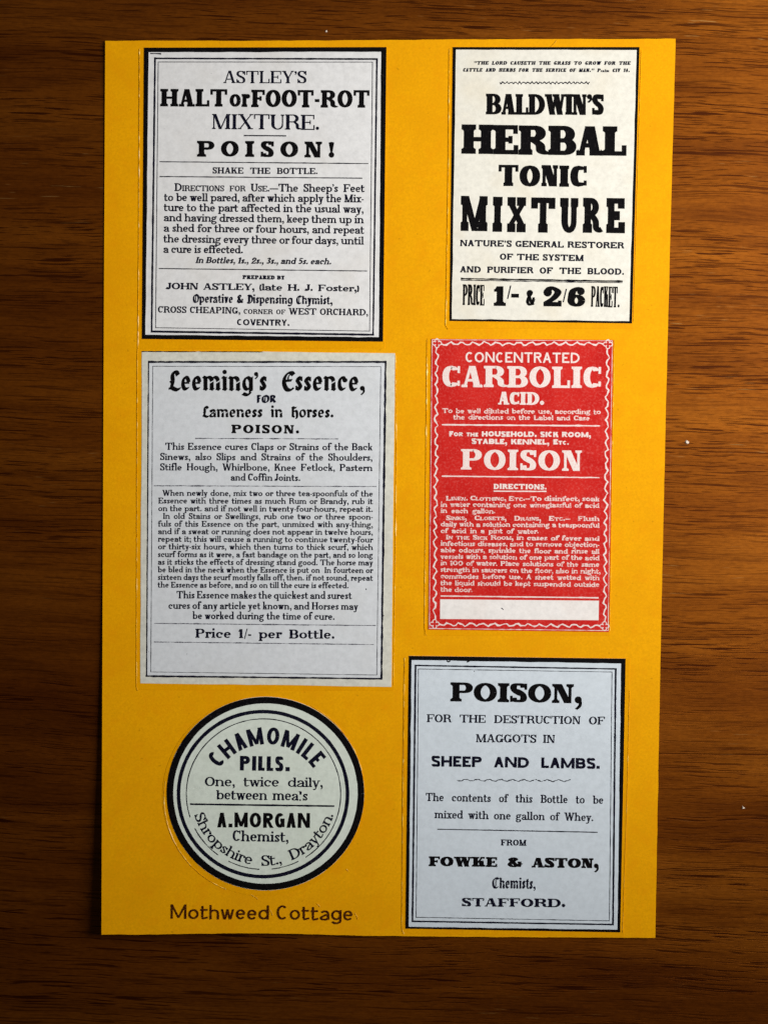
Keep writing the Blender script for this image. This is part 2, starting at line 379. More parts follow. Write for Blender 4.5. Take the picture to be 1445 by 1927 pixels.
def glyph(ch, f):
    T, H, S, ST, X, c = f.T, f.H, f.S, f.ST, f.X, f.c
    if f.sans: S = 0.0
    G = []
    ang = math.radians(38) if f.bl else 0.0
    def R(x0, y0, x1, y1): G.append((np.array([(x0, y0), (x1, y0), (x1, y1), (x0, y1)], float), [(0, 1, 2, 3)]))
    def Dg(xb, xt, t, y0=0.0, y1=1.0):
        if f.bl: P([(xb + t / 2, y0), (xt + t / 2, y1)])
        else: G.append((np.array([(xb, y0), (xb + t, y0), (xt + t, y1), (xt, y1)], float), [(0, 1, 2, 3)]))
    def P(pts, a=None, b=None, closed=False): G.append(pen(pts, T if a is None else a, H if b is None else b, ang, closed))
    def Dot(x, y, r, ry=None): G.append(dotpoly((x, y), r, 10, ry))
    def tri(a, b, d): G.append((np.array([a, b, d], float), [(0, 1, 2)]))
    def stem(x, y0=0.0, y1=1.0, t=None):
        t = T if t is None else t
        if f.bl: P([(x + t / 2, y0 + H * .6), (x + t / 2, y1 - H * .6)])
        else: R(x, y0, x + t, y1)
    def foot(x, t=None, l=1, r=1, y=0.0):
        t = T if t is None else t
        if f.bl:
            P([(x + t * .12, y + T * .42), (x + t * .95, y + T * .12)], T * .72, H); return
        if S <= 0: return
        R(x - S * l, y, x + t + S * r, y + ST)
        k = min(S * .6, .07)
        if l: tri((x - k * l, y + ST), (x, y + ST), (x, y + ST + k))
        if r: tri((x + t, y + ST), (x + t + k * r, y + ST), (x + t, y + ST + k))
    def head(x, t=None, l=1, r=1, y=1.0):
        t = T if t is None else t
        if f.bl:
            P([(x - t * .10, y - T * .12), (x + t * .85, y - T * .48)], T * .75, H); return
        if S <= 0: return
        R(x - S * l, y - ST, x + t + S * r, y)
        k = min(S * .6, .07)
        if l: tri((x - k * l, y - ST), (x, y - ST), (x, y - ST - k))
        if r: tri((x + t, y - ST), (x + t + k * r, y - ST), (x + t, y - ST - k))
    def bowl(xs, y0, y1, xr, t=None):
        t = T if t is None else t
        ry = (y1 - y0) / 2 - H / 2; xm = min(xr - t / 2 - .02, max(xs + t * .7, xr - t / 2 - ry * 1.15 * (.7 + c * .6)))
        rx = xr - t / 2 - xm; ym = (y0 + y1) / 2
        P([(xs, y1 - H / 2), (xm - .001, y1 - H / 2)] + arc(xm, ym, rx, ry, 90, -90, 12) + [(xs, y0 + H / 2)], t, H)
    def vs(x, y0, y1):          # upright end of an arm
        if S > 0: R(x, y0, x + max(H, ST * .9), y1)
    def blob(x, y):             # ball terminal
        if S > 0: Dot(x, y, max(T * .55, H), max(T * .5, H))
    thin = T * .92 if f.sans else max(H * 1.15, T * .30)
    t = T * (.92 if f.sans else .86); h = H; cl = c * f.lc
    n_ = 16
    vt = max(H, ST * .9) if S > 0 else 0
    w = 0.3
    if ch == ' ': return [], f.wsp
    # ---------- capitals
    if f.bl and ch in 'LEHCDOFR':
        if ch == 'L':
            P(spl([(.52, .80), (.44, .96), (.30, .97), (.22, .80), (.24, .45), (.16, .12)])); P(spl([(.02, .06), (.16, .14), (.34, .05), (.52, .02), (.60, .14)])); P([(.08, .42), (.20, .50)], T * .6); w = .62
        elif ch == 'E':
            P(spl([(.60, .84), (.48, .97), (.28, .92), (.12, .68), (.10, .36), (.24, .08), (.44, .03), (.62, .16)])); P([(.14, .52), (.52, .56)], T * .8); P(spl([(.50, .92), (.34, .78), (.30, .55)]), T * .4, H * .6); w = .64
        elif ch == 'H':
            P(spl([(.04, .90), (.16, .98), (.34, .90), (.52, .97)])); P([(.17, .92), (.17, .10)]); foot(.07); P(spl([(.26, .56), (.42, .64), (.55, .52), (.57, .28), (.56, .02), (.48, -.14)])); w = .70
        elif ch in 'CO':
            P(spl([(.56, .82), (.40, .97), (.16, .80), (.09, .48), (.18, .12), (.40, .03), (.58, .16)])); P([(.34, .90), (.34, .14)], T * .5, H * .5)
            if ch == 'O': P(spl([(.40, .97), (.62, .80), (.66, .45), (.56, .12), (.38, .03)])); w = .74
            else: P([(.44, .86), (.62, .90)], T * .6); w = .64
        elif ch == 'D':
            P(spl([(.06, .88), (.20, .97), (.46, .90), (.62, .66), (.62, .32), (.44, .06), (.22, .03), (.06, .12)])); P([(.22, .90), (.22, .12)], T * .8); P([(.36, .84), (.36, .14)], T * .4, H * .5); w = .70
        elif ch == 'F':
            P([(.20, .92), (.20, -.05)]); P(spl([(.06, .90), (.22, .97), (.36, .88), (.50, .96)])); P([(.12, .52), (.42, .54)]); w = .52
        elif ch == 'R':
            P([(.16, .92), (.16, .06)]); P(spl([(.04, .88), (.22, .97), (.44, .90), (.46, .66), (.24, .52)])); P([(.28, .54), (.56, .04)]); w = .60
        w = w * (.55 + c * 1.1) if False else w
    elif ch == 'A':
        s = S * .8; w = 2 * s + c * 1.15 + T * 1.35; xa = w / 2 - T * .55
        th = T if f.sans else thin
        Dg(s, xa + (T * .1), th); Dg(w - s - T, xa + T * .05, T)
        y = .27; R(s + (xa - s) * (y + .02) + th * .3, y, w - s - T * .7 + (xa - w + s + T) * y, y + H)
        foot(s, th, 1, 1 if T < .3 else .6); foot(w - s - T, T, 1 if T < .3 else .5, 1)
    elif ch == 'B':
        w = S + T * 2 + c * .78; stem(S); bowl(S + T * .3, .5 - H * .5, 1, w - .05, T * .95); bowl(S + T * .3, 0, .5 + H * .5, w); foot(S, T, 1, 0); head(S, T, 1, 0)
    elif ch in 'CG':
        w = c * (1.0 if f.sans and ch == 'C' else 1.1) + T * 1.5; rx = (w - T * (1 if ch == 'C' or S else 1)) / 2; cx = T / 2 + rx
        a0, a1 = (48, 312) if f.sans else (42, 318)
        if ch == 'G': a1 = 350 if f.sans else 335
        P(arc(cx, .5, rx, .5 - H / 2, a0, a1, 18))
        if S > 0:
            R(w - vt - .02, .66, w - .02, .985)
            if ch == 'C' and T > .25: R(w - vt - .02, .06, w - .02, .30)
        if ch == 'G':
            if f.sans: R(cx + rx * .15, .42, w, .42 + H); R(w - T, .05, w, .44)
            else: w += S * .3; R(w - T * .95, .04, w, .46); R(w - T * .95 - max(S, .10), .46 - max(ST, .07), w + S * .7, .47); w += S * .7
    elif ch == 'D':
        w = S + T * 2 + c * 1.02; stem(S); bowl(S + T * .3, 0, 1, w); foot(S, T, 1, 0); head(S, T, 1, 0)
    elif ch in 'EF':
        w = S + T + c * 1.0 + vt; stem(S); R(S, 1 - H, w, 1); vs(w - vt, .70, 1 - H * .5)
        xm = S + T + c * .62; R(S + T * .5, .5 - H / 2, xm, .5 + H / 2)
        if S > 0: R(xm - vt * .4, .37, xm + vt * .5, .63)
        if ch == 'E': w += .02; R(S, 0, w, H); vs(w - vt, H * .5, .32); foot(S, T, 1, 0)
        else: foot(S)
        head(S, T, 1, 0)
    elif ch == 'H':
        w = 2 * S + 2 * T + c * .95; stem(S); stem(w - S - T); R(S + T * .5, .5 - H / 2, w - S - T * .5, .5 + H / 2)
        for x in (S, w - S - T): foot(x); head(x)
    elif ch == 'I': w = 2 * S + T; stem(S); foot(S); head(S)
    elif ch == 'J':
        w = S + T + c * .62; x = w - S * .8 - T; stem(x, .26, 1); head(x)
        P(arc(x - c * .22, .27, c * .22 + T / 2, .27 - H / 2, 0, -150, 10)); blob(T * .6, .2)
        w += S * .2
    elif ch == 'K':
        w = 2 * S + T + c * 1.02 + T * .55; stem(S); foot(S); head(S)
        Dg(S + T * .6, w - S - thin * 1.3, thin * 1.15, .36, 1); Dg(w - S - T, S + T + c * .18, T * 1.05, 0, .62)
        foot(w - S - T, T, 1, 1); head(w - S - thin * 1.3, thin, 1, 1)
    elif ch == 'L':
        w = S + T + c * .92 + vt; stem(S); head(S); R(S, 0, w, H); vs(w - vt, H * .5, .36); foot(S, T, 1, 0)
    elif ch == 'M':
        th = T * .95 if f.sans else (thin if ST < .2 else T * .75); w = 2 * S + th + T + c * (1.35 if ST < .2 else 1.9) + T * (.3 if ST < .2 else .9)
        stem(S, 0, 1, th); stem(w - S - T); xm = (w - T * .1) / 2
        xm = w / 2 if f.sans else xm - T * .25
        if f.sans: Dg(xm - T * .38, S, T * .86, .06, 1); Dg(xm - T * .46, w - S - T * .86, T * .86, .06, 1)
        elif ST > .2: Dg(w / 2 - T * .35, S, T, 0, 1); Dg(w / 2 - T * .35, w - S - T * .9, T * .75, 0, 1)
        else: Dg(xm - T * .42, S, T * .92, 0, 1); Dg(xm - T * .1, w - S - T * .9, th, 0, 1)
        foot(S, th); foot(w - S - T); head(S, th, 1, 0); head(w - S - T, T, 0, 1)
    elif ch == 'N':
        th = T * .95 if f.sans else thin; w = 2 * S + 2 * th + c * .95 + T * .45
        stem(S, 0, 1, th); stem(w - S - th, 0, 1, th); Dg(w - S - T * 1.02, S, T * 1.05)
        foot(S, th); head(S, th, 1, 0); head(w - S - th, th)
    elif ch in 'OQ':
        w = c * 1.1 + T * 2; P(arc(w / 2, .5, (w - T) / 2, .5 - H / 2, 0, 360, 25))
        if ch == 'Q': Dg(w * .75, w * .5, T * .8, -.15, .2)
    elif ch == 'P':
        w = S + T * 2 + c * .75; stem(S); bowl(S + T * .3, .44, 1, w); foot(S); head(S, T, 1, 0)
    elif ch == 'R':
        w = S + T * 2 + c * .85; stem(S); bowl(S + T * .3, .47, 1, w - .05); foot(S, T, 1, .8); head(S, T, 1, 0)
        if f.sans: Dg(w - T, w - T * 1.9 - c * .25, T, 0, .5)
        else: P(spl([(w - T * 1.25 - c * .12, .50), (w - T * .72, .34), (w - T * .62, .14), (w - T * .2, H / 2), (w + .05, .11)]), T * .95, H * .9)
        w += .03 if not f.sans else -.04
    elif ch == 'S':
        w = c * .85 + T * 1.45; l = T / 2; r = w - T / 2; k = 1 + .75 * (T - H) / max(H, .01); k = min(k, 1.0 * T / H)
        if f.sans: a = [(r, .77), (r - .1 * (r - l), .90), (w / 2, 1 - H / 2), (l + .03, .90), (l, .74), (l + .12 * (r - l), .60), (w / 2, .51), (r - .08 * (r - l), .42), (r, .26), (r - .04, .10), (w / 2, H / 2), (l + .1 * (r - l), .10), (l, .24)]
        else: a = [(r, .76, 1), (r - .1 * (r - l), .91, 1), (w / 2, 1 - H / 2, 1), (l + .06, .91, 1), (l, .74, 1), (l + .16 * (r - l), .61, k * .8), (w / 2, .52, k), (r - .12 * (r - l), .41, k * .8), (r, .26, 1), (r - .06, .09, 1), (w / 2, H / 2, 1), (l + .1 * (r - l), .09, 1), (l, .24, 1)]
        P(spl(a, 4), T * .96)
        if S > 0: R(w - vt - .01, .66, w - .01, .985); R(.01, .015, .01 + vt, .34)
    elif ch == 'T':
        w = T + c * 1.25 + 2 * vt; x = (w - T) / 2; stem(x); R(0, 1 - H, w, 1); vs(0, .68, 1 - H * .5); vs(w - vt, .68, 1 - H * .5); foot(x)
    elif ch == 'U':
        th = T if f.sans else thin; w = 2 * S * .8 + T + th + c * .92; s = S * .8
        stem(s, .32, 1); stem(w - s - th, .32, 1, th); q = 1 if ST < .2 else .25; head(s, T, 1, q); head(w - s - th, th, q, 1)
        xa, xb = s + T / 2, w - s - th / 2; cx = (xa + xb) / 2
        ptsU = arc(cx, .33, (xb - xa) / 2, .33 - H / 2, 180, 360, 14)
        v1, f1 = pen(ptsU, T, H); v2, f2 = pen(ptsU, th, H)
        m_ = np.linspace(0, 1, len(ptsU)); m_ = np.concatenate([m_, m_])[:, None]; G.append((v1 * (1 - m_) + v2 * m_, f1))
    elif ch == 'V':
        s = S * .8; w = 2 * s + c * 1.15 + T * 1.35; xa = w / 2 - T * .5; th = T if f.sans else thin
        Dg(xa, s, T); Dg(xa + T * .2, w - s - th, th); head(s, T, 1, .8); head(w - s - th, th, .8, 1)
    elif ch == 'W':
        s = S * .8; th = T if f.sans else thin; w = 2 * s + c * 1.9 + T * 1.9; q = (w - 2 * s - th) / 4
        x1 = s + q * .95; x2 = s + 2 * q - T * .1; x3 = s + 3 * q - T * .1
        Dg(x1, s, T); Dg(x1 + T * .2, x2 + T * .3, th); Dg(x3, x2, T); Dg(x3 + T * .2, w - s - th, th)
        head(s, T, 1, .6); head(w - s - th, th, .8, 1)
        if S > 0: R(x2 - S * .6, 1 - ST, x2 + T + S * .5, 1)
    elif ch == 'X':
        s = S * .8; w = 2 * s + c * 1.1 + T * 1.35; th = T if f.sans else thin
        if ST > .2:
            w = 2 * s + c * .9 + T * 2.0; th = T * .8; e = ST * .9; Dg(w - s - T, s, T, e, 1 - e); Dg(s, w - s - th, th, e, 1 - e); q = (w - .03) / 2
            for y in (0, 1 - ST): R(0, y, q - .02, y + ST); R(q + .02, y, w, y + ST)
        else: Dg(w - s - T, s, T); Dg(s, w - s - th, th); head(s); head(w - s - th, th); foot(s, th); foot(w - s - T)
    elif ch == 'Y':
        s = S * .8; w = 2 * s + c * 1.1 + T * 1.3; x = (w - T) / 2; th = T if f.sans else thin
        stem(x, 0, .48); Dg(x, s, T, .42, 1); Dg(x + T - th, w - s - th, th, .42, 1); foot(x); head(s, T, 1, .8); head(w - s - th, th, .8, 1)
    elif ch == 'Z':
        w = c * 1.1 + T; R(0, 1 - H, w, 1); R(0, 0, w, H); Dg(0, w - T, T)
    # ---------- lower case
    elif ch in 'nhmrupbdqilkj' or ch in 'tf':
        sl = S * .85; A = f.asc
        ry = X * .36
        if ch in 'nh':
            w = 2 * sl + 2 * t + cl * .85; x1 = w - sl - t; stem(sl, 0, X if ch == 'n' else A, t); stem(x1, 0, X - ry, t)
            P(arc((sl + x1 + t) / 2, X - ry, (x1 - sl) / 2, ry - h / 2, 180, 0, 12), t, h)
            foot(sl, t, 1, .7); foot(x1, t, .7, 1); head(sl, t, 1, 0, X if ch == 'n' else A)
        elif ch == 'm':
            g = t + cl * .72; w = 2 * sl + 3 * t + 2 * cl * .72
            stem(sl, 0, X, t)
            for i in (0, 1):
                xa = sl + i * g; xb = xa + g; stem(xb, 0, X - ry, t); P(arc((xa + xb + t) / 2, X - ry, (xb - xa) / 2, ry - h / 2, 180, 0, 10), t, h); foot(xb, t, .6, 1 if i else .6)
            foot(sl, t, 1, .6); head(sl, t, 1, 0, X)
        elif ch == 'r':
            w = sl + t + cl * .78; stem(sl, 0, X, t); foot(sl, t, 1, 1); head(sl, t, 1, 0, X)
            P(arc(sl + t / 2 + (w - sl - t) * .62, X - ry, (w - sl - t) * .62, ry - h / 2, 175, 50, 8), t, h)
            blob(w - t * .35, X - .13)
        elif ch == 'u':
            w = 2 * sl + 2 * t + cl * .85; x1 = w - sl - t; stem(sl, ry, X, t); stem(x1, 0, X, t)
            P(arc((sl + x1 + t) / 2, ry, (x1 - sl) / 2, ry - h / 2, 180, 360, 12), t, h)
            foot(x1, t, 0, 1); head(sl, t, 1, 0, X); head(x1, t, 1, 0, X)
        elif ch in 'bpdq':
            w = sl + 2 * t + cl * .98; left = ch in 'bp'; x0 = sl if left else 0; r1 = w if left else w - sl
            P(arc((x0 + r1) / 2, X / 2, (r1 - x0 - t) / 2, X / 2 - h / 2, 0, 360, 19), t, h)
            xs = sl if left else w - sl - t
            y0, y1 = {'b': (0, A), 'd': (0, A), 'p': (-.30, X), 'q': (-.30, X)}[ch]
            stem(xs, y0, y1, t)
            if ch in 'pq': foot(xs, t, 1, 1, -.30)
            if ch == 'd': foot(xs, t, 0, 1)
            head(xs, t, 1, 0, y1)
            if not left: w += 0
        elif ch in 'il':
            w = 2 * sl + t; y = X if ch == 'i' else A; stem(sl, 0, y, t); foot(sl, t); head(sl, t, 1, 0, y)
            if ch == 'i': Dot(sl + t / 2, X + max(.17, T * .9), max(t * .55, .07))
        elif ch == 'j':
            w = sl + t + .05; stem(sl, -.1, X, t); head(sl, t, 1, 0, X); Dot(sl + t / 2, X + .17, max(t * .55, .07)); P(arc(sl - .08, -.1, .08 + t / 2, .18, 0, -140, 8), t, h)
        elif ch == 'k':
            w = 2 * sl + t + cl * .85 + t * .4; stem(sl, 0, A, t); foot(sl, t, 1, .6); head(sl, t, 1, 0, A)
            Dg(sl + t * .7, w - sl - thin * 1.2, thin, X * .38, X); Dg(w - sl - t, sl + t + cl * .12, t, 0, X * .66); foot(w - sl - t, t, .7, 1); head(w - sl - thin * 1.2, thin, .8, .8, X)
        elif ch == 't':
            w = t + cl * .62 + .08; x = .06; stem(x, .14, X + .22, t); P(spl([(x + t / 2, .18), (x + t * .6 + .02, .06), (x + t + cl * .2, h / 2), (w, .12)]), t * .8, h)
            R(-.02, X - h, w - .02, X); w += .0
        elif ch == 'f':
            w = t + cl * .62 + .06; x = .08; stem(x, 0, A - .2, t); foot(x, t); P(arc(x + t / 2 + cl * .33, A - .22, cl * .33, .22 - h / 2, 180, 55, 9), t, h); blob(w + .02, A - .12)
            R(-.03, X - h, w - .02, X)
    elif ch == 'o': w = cl * .98 + 2 * t; P(arc(w / 2, X / 2, (w - t) / 2, X / 2 - h / 2, 0, 360, 19), t, h)
    elif ch in 'ce':
        w = cl * .92 + 1.75 * t; rx = (w - t) / 2
        if ch == 'c': P(arc(w / 2, X / 2, rx, X / 2 - h / 2, 52, 318, 16), t, h); blob(w - t * .62, X * .74)
        else: P(arc(w / 2, X / 2, rx, X / 2 - h / 2, 5, 320, 18), t, h); R(t * .5, X * .52 - h / 2, w - t * .35, X * .52 + h / 2)
    elif ch == 'a':
        w = 1.85 * t + cl * .85 + S * .5; x = w - S * .5 - t; stem(x, .04, X * .66, t); foot(x, t, 0, .8)
        P(arc((x + t / 2 + .06) / 2 + t * .1, X * .66, (x + t / 2 - .06) / 2 - t * .1, X * .34 - h / 2, 0, 155, 9), t, h); blob(.05 + t * .5, X * .76)
        P(spl([(x + t * .3, X * .56), (x - cl * .3, X * .52), (t * .5, X * .28), (t * .5 + cl * .16, h * .6), (x - cl * .1, X * .1), (x + t * .3, X * .26)]), t, h)
    elif ch == 'g':
        if f.sans:
            w = 2 * t + cl * .98; P(arc(w / 2, X / 2, (w - t) / 2, X / 2 - h / 2, 0, 360, 19), t, h); stem(w - t, -.05, X, t)
            P(arc(w / 2, -.05, (w - t) / 2, .23 - h / 2, 0, -160, 10), t, h)
        elif f.bl:
            w = 2 * t + cl * .98; P(arc(w / 2, X / 2, (w - t) / 2, X / 2 - h / 2, 0, 360, 13), t, h); stem(w - t, -.12, X, t)
            P(spl([(w - t / 2, -.08), (w * .5, -.24), (.05, -.16)]), t, h)
        else:
            w = 1.8 * t + cl * .95 + .04; rw = w - .04
            P(arc(rw * .48, X * .66, (rw * .92 - t) / 2, X * .34 - h / 2, 0, 360, 17), t * .95, h); P([(rw * .72, X * .88), (w, X * .97)], h, h * 1.3)
            P(spl([(rw * .25, X * .36), (rw * .10, X * .2), (rw * .3, X * .08), (rw * .75, .02), (w - t * .45, -.11), (rw * .5, -.27), (t * .4, -.16), (rw * .22, 0.0)]), t * .85, h)
    elif ch == 's':
        w = cl * .72 + 1.3 * t; l = t * .48; r = w - t * .48; k = min(1 + .6 * (t - h) / max(h, .01), t / h)
        P(spl([(r, X * .76), (w / 2, X - h / 2), (l, X * .74), (w / 2, X * .51, k), (r, X * .26), (w / 2, h / 2), (l, X * .24)], 5), t * .92, h)
        if S > 0: R(w - vt - .02, X * .66, w - .02, X - .01); R(.02, .01, .02 + vt, X * .34)
    elif ch in 'vyw' or ch in 'xz':
        s = S * .6; th = t if f.sans else thin
        if ch == 'z': w = cl + t; R(0, X - h, w, X); R(0, 0, w, h); Dg(0, w - t, t, 0, X)
        elif ch == 'x':
            w = 2 * s + cl * .95 + t * 1.2; Dg(w - s - t, s, t, 0, X); Dg(s, w - s - th, th, 0, X); head(s, t, 1, .7, X); head(w - s - th, th, .7, 1, X); foot(s, th, 1, .7); foot(w - s - t, t, .7, 1)
        elif ch == 'w':
            w = 2 * s + cl * 1.5 + t * 1.7; q = (w - 2 * s - th) / 4; x1 = s + q * .95; x2 = s + 2 * q - t * .1; x3 = s + 3 * q - t * .1
            Dg(x1, s, t, 0, X); Dg(x1 + t * .2, x2 + t * .3, th, 0, X); Dg(x3, x2, t, 0, X); Dg(x3 + t * .2, w - s - th, th, 0, X)
            head(s, t, 1, .6, X); head(w - s - th, th, .8, 1, X); head(x2, t, .6, .3, X)
        else:
            w = 2 * s + cl * .98 + t * 1.2; xa = w / 2 - t * .5; Dg(xa, s, t, 0, X); head(s, t, 1, .7, X); head(w - s - th, th, .7, 1, X)
            if ch == 'v': Dg(xa + t * .2, w - s - th, th, 0, X)
            else:
                e = (w - s - th - xa) / X; Dg(xa + t * .3 - e * .26, w - s - th, th, -.26, X); P(spl([(xa + t * .3 - e * .22, -.20), (xa - .10, -.27), (xa - .2, -.2)]), t * .7, h)
    # ---------- figures and points
    elif ch == '1':
        w = 2 * S + T + .06; x = w - S - T; stem(x); foot(x); Dg(x - .16, x, T * .8, .74, 1); R(x - .14, .72, x + .02, .72 + H) if S > 0 else None
        w += .02
    elif ch == '2':
        w = c * .95 + T * 1.6; P(spl([(T * .55, .70), (T * .7 + .05, .90), (w / 2, 1 - H / 2), (w - T / 2, .74), (w * .6, .44), (T * .5, .12 + H * .5)], 5)); R(.01, 0, w, max(H, T * .62)); R(w - vt - .01, .0, w, .30); Dot(T * .6, .70, T * .6)
    elif ch == '3':
        w = c * .9 + T * 1.4; P(spl([(T * .5, .76), (w * .45, 1 - H / 2), (w - T * .6, .76), (w * .45, .54)], 5)); P(spl([(w * .45, .54), (w - T / 2, .30), (w * .45, H / 2), (T * .5, .22)], 5))
    elif ch == '4':
        w = c + T * 1.4; stem(w - T * 1.5); Dg(0, w - T * 1.5, thin, .3, 1); R(0, .25, w, .25 + H)
    elif ch == '5':
        w = c * .9 + T * 1.4; R(T * .3, .84, w - T * .3, 1); R(T * .3, .5, T * .3 + thin, 1); P(spl([(T * .4, .50), (w * .5, .62), (w - T / 2, .34), (w * .45, H / 2), (T * .5, .2)], 5))
    elif ch in '60':
        w = c * .98 + T * 2
        if ch == '0': P(arc(w / 2, .5, (w - T) / 2, .5 - H / 2, 0, 360, 20))
        else:
            P(arc(w / 2, .31, (w - T) / 2, .31 - H / 2, 0, 360, 20)); P(spl([(w - T * .6, .80), (w * .62, 1 - H / 2), (T * .75, .78), (T / 2, .34)], 6)); Dot(w - T * .62, .78, T * .55)
    elif ch == '&':
        w = c * 1.2 + T * 2.1; P(spl([(w - .06, .42), (w * .70, .16), (w * .40, H / 2), (T * .5, .24), (w * .30, .52), (w * .60, .80), (w * .42, 1 - H / 2), (w * .22, .78), (w * .40, .52), (w * .66, .18), (w - .04, H / 2 + .02)], 5)); R(w * .72, .42, w, .42 + H)
    elif ch in '.,;:!': 
        r = max(T * .52, .075); w = 2 * r + .02; R(.01, 0, .01 + 2 * r, 2 * r) if f.sans and ch != '!' else Dot(.01 + r, r, r)
        if ch in ',;': P(spl([(.01 + r * 1.5, r * 1.0), (.01 + r * 1.55, -r * .5), (.01 + r * .5, -r * 1.6)]), r * .9, r * .6)
        if ch in ';:': Dot(.01 + r, X - r, r)
        if ch == '!': G.append((np.array([(r * .75, .30), (r * 1.35, .30), (r * 2.0, .95), (r * 1.05, 1.0), (r * .08, .95)]), [(0, 1, 2, 3, 4)]))
    elif ch in '\'"':
        r = max(T * .45, .06); w = 2 * r if ch == "'" else 4.6 * r
        for k in range(1 if ch == "'" else 2):
            x = k * 2.6 * r; Dot(x + r, 1 - r, r); P(spl([(x + 1.5 * r, 1 - r), (x + 1.5 * r, 1 - 2.2 * r), (x + .5 * r, 1 - 3.2 * r)]), r * .9, r * .6)
    elif ch == '|':      # the broken l of the round label
        w = 2 * S + t; stem(S, .62, 1, t); head(S, t, 1, 0, 1); Dot(S + t * .3, .06, t * .45)
    elif ch == '-': hh = max(H, T * .62); w = max(.30, c * .8); R(.02, X * .52 - hh / 2, w - .02, X * .52 + hh / 2)
    elif ch == '_': w = 1.05; R(0.0, X * .5 - max(.035, H * .5), w, X * .5 + max(.035, H * .5))          # long dash
    elif ch == '/': w = .34; Dg(.0, .27, max(.07, T * .35), -.1, 1.05)
    elif ch in '()':
        w = .26; a = arc(.36, .42, .30, .62, 130, 230, 9) if ch == '(' else arc(-.10, .42, .30, .62, 50, -50, 9); P(a, max(T * .8, .08), H)
    return G, w

def layout(s, f):
    """-> list of (strokes, x, scale), total width, x of every space"""
    out, x, small, spaces = [], 0.0, False, []
    for ch in s:
        if ch == '{': small = True; continue
        if ch == '}': small = False; continue
        k = .74 if small else 1.0
        g, w = glyph(ch, f)
        if ch == ' ': spaces.append(len(out)); x += f.wsp; continue
        out.append((g, x, k, len(spaces))); x += w * k + f.sb
    return out, x - f.sb, len(spaces)

def text(parent, s, x0, x1, y0, y1, cap, f, ink='navy', just=False, jit=.010, spread=.9, name='text_line', arcfit=None):
    """set s between x0 and x1 (photograph pixels), baseline y0 -> y1, capitals cap high"""
    L = math.hypot(x1 - x0, y1 - y0) if arcfit is None else arcfit[3]
    target = L / cap
    if spread:
        e = spread * (1.22 if cap < 16.5 else 1.0) / cap; f = f.but(T=f.T + e, H=f.H + e * .85, ST=f.ST + e * .7)
    if just:
        w1 = layout(s, f.but(c=.2))[1]; w2 = layout(s, f.but(c=.6))[1]
        c = .2 + (target - w1) / (w2 - w1) * .4
        f = f.but(c=min(max(c, f.c * .84), f.c * 1.02))
        out, w, ns = layout(s, f)
        extra = (target - w) / max(1, ns)
        if extra < -.55 * f.wsp or ns == 0: hs = target / (w + max(extra, -.55 * f.wsp) * ns); extra = max(extra, -.55 * f.wsp)
        else: hs = 1.0
    else:
        c1, c2 = .2, .6
        w1 = layout(s, f.but(c=c1))[1]; w2 = layout(s, f.but(c=c2))[1]
        c = c1 + (target - w1) / max(1e-6, (w2 - w1)) * (c2 - c1)
        c = min(max(c, f.T * .28 + .05), 1.6)
        f = f.but(c=c); out, w, ns = layout(s, f); extra = 0.0; hs = target / w
    rnd = random.Random(s + str(x0))
    parts = []
    dx, dy = (x1 - x0), (y1 - y0); n = math.hypot(dx, dy); ux, uy = (dx / n, dy / n) if n else (1, 0)
    for g, x, k, nsp in out:
        jy = rnd.uniform(-jit, jit); jr = rnd.uniform(-jit, jit) * .6
        for v, fc in g:
            a = v * k; X_ = a[:, 0] + f.slant * a[:, 1]; Y_ = a[:, 1]
            gx = (x + extra * nsp + X_ - jr * Y_) * hs * cap; gy = (Y_ + jy) * cap
            if arcfit is None:
                p = np.stack([x0 + gx * ux + gy * uy, y0 + gx * uy - gy * ux], 1)
            else:
                cx, cy, R_, Ln, sign, deg = arcfit       # rigid letters along a circle
                mid = (x + extra * nsp + v[:, 0].max() * k * .5) * hs * cap
                th = (mid - Ln / 2) / R_
                lx = gx - mid
                if sign > 0:
                    px = cx + (R_ + gy) * math.sin(th) + lx * math.cos(th); py = cy - (R_ + gy) * math.cos(th) + lx * math.sin(th)
                else:
                    px = cx + (R_ - gy) * math.sin(th) + lx * math.cos(th); py = cy + (R_ - gy) * math.cos(th) - lx * math.sin(th)
                p = np.stack([px, py], 1)
            parts.append((p, fc))
    return draw(name, parts, M[ink], parent)

# ---------------------------------------------------------------- type faces (weights in parts of the capital height)
ROMAN = Face(T=.155, H=.045, S=.075, ST=.045, c=.45, sb=.06, wsp=.5, X=.66)
BOLDSLAB = Face(T=.27, H=.115, S=.075, ST=.12, c=.30, sb=.05, wsp=.3, X=.74)
FAT = Face(T=.36, H=.12, S=.07, ST=.17, c=.22, sb=.025, wsp=.3, X=.72)
FATWIDE = Face(T=.36, H=.11, S=.13, ST=.13, c=.5, sb=.12, wsp=.7, X=.70)
IONIC = Face(T=.165, H=.075, S=.085, ST=.07, c=.42, sb=.05, wsp=.32, X=.68, asc=1.02)
IONICCAP = Face(T=.17, H=.065, S=.085, ST=.065, c=.45, sb=.07, wsp=.5, X=.68)
ITAL = Face(T=.18, H=.075, S=.06, ST=.06, c=.36, sb=.05, wsp=.35, X=.70, slant=.24)
OLD = Face(T=.135, H=.06, S=.055, ST=.05, c=.44, sb=.075, wsp=.36, X=.62, asc=1.05)
SANS = Face(T=.20, H=.18, sans=True, c=.42, sb=.12, wsp=.5, X=.70)
SANSB = Face(T=.24, H=.20, sans=True, c=.3, sb=.10, wsp=.5, X=.72)
ANTIQ = Face(T=.18, H=.12, S=.045, ST=.10, c=.52, sb=.10, wsp=.5, X=.7)
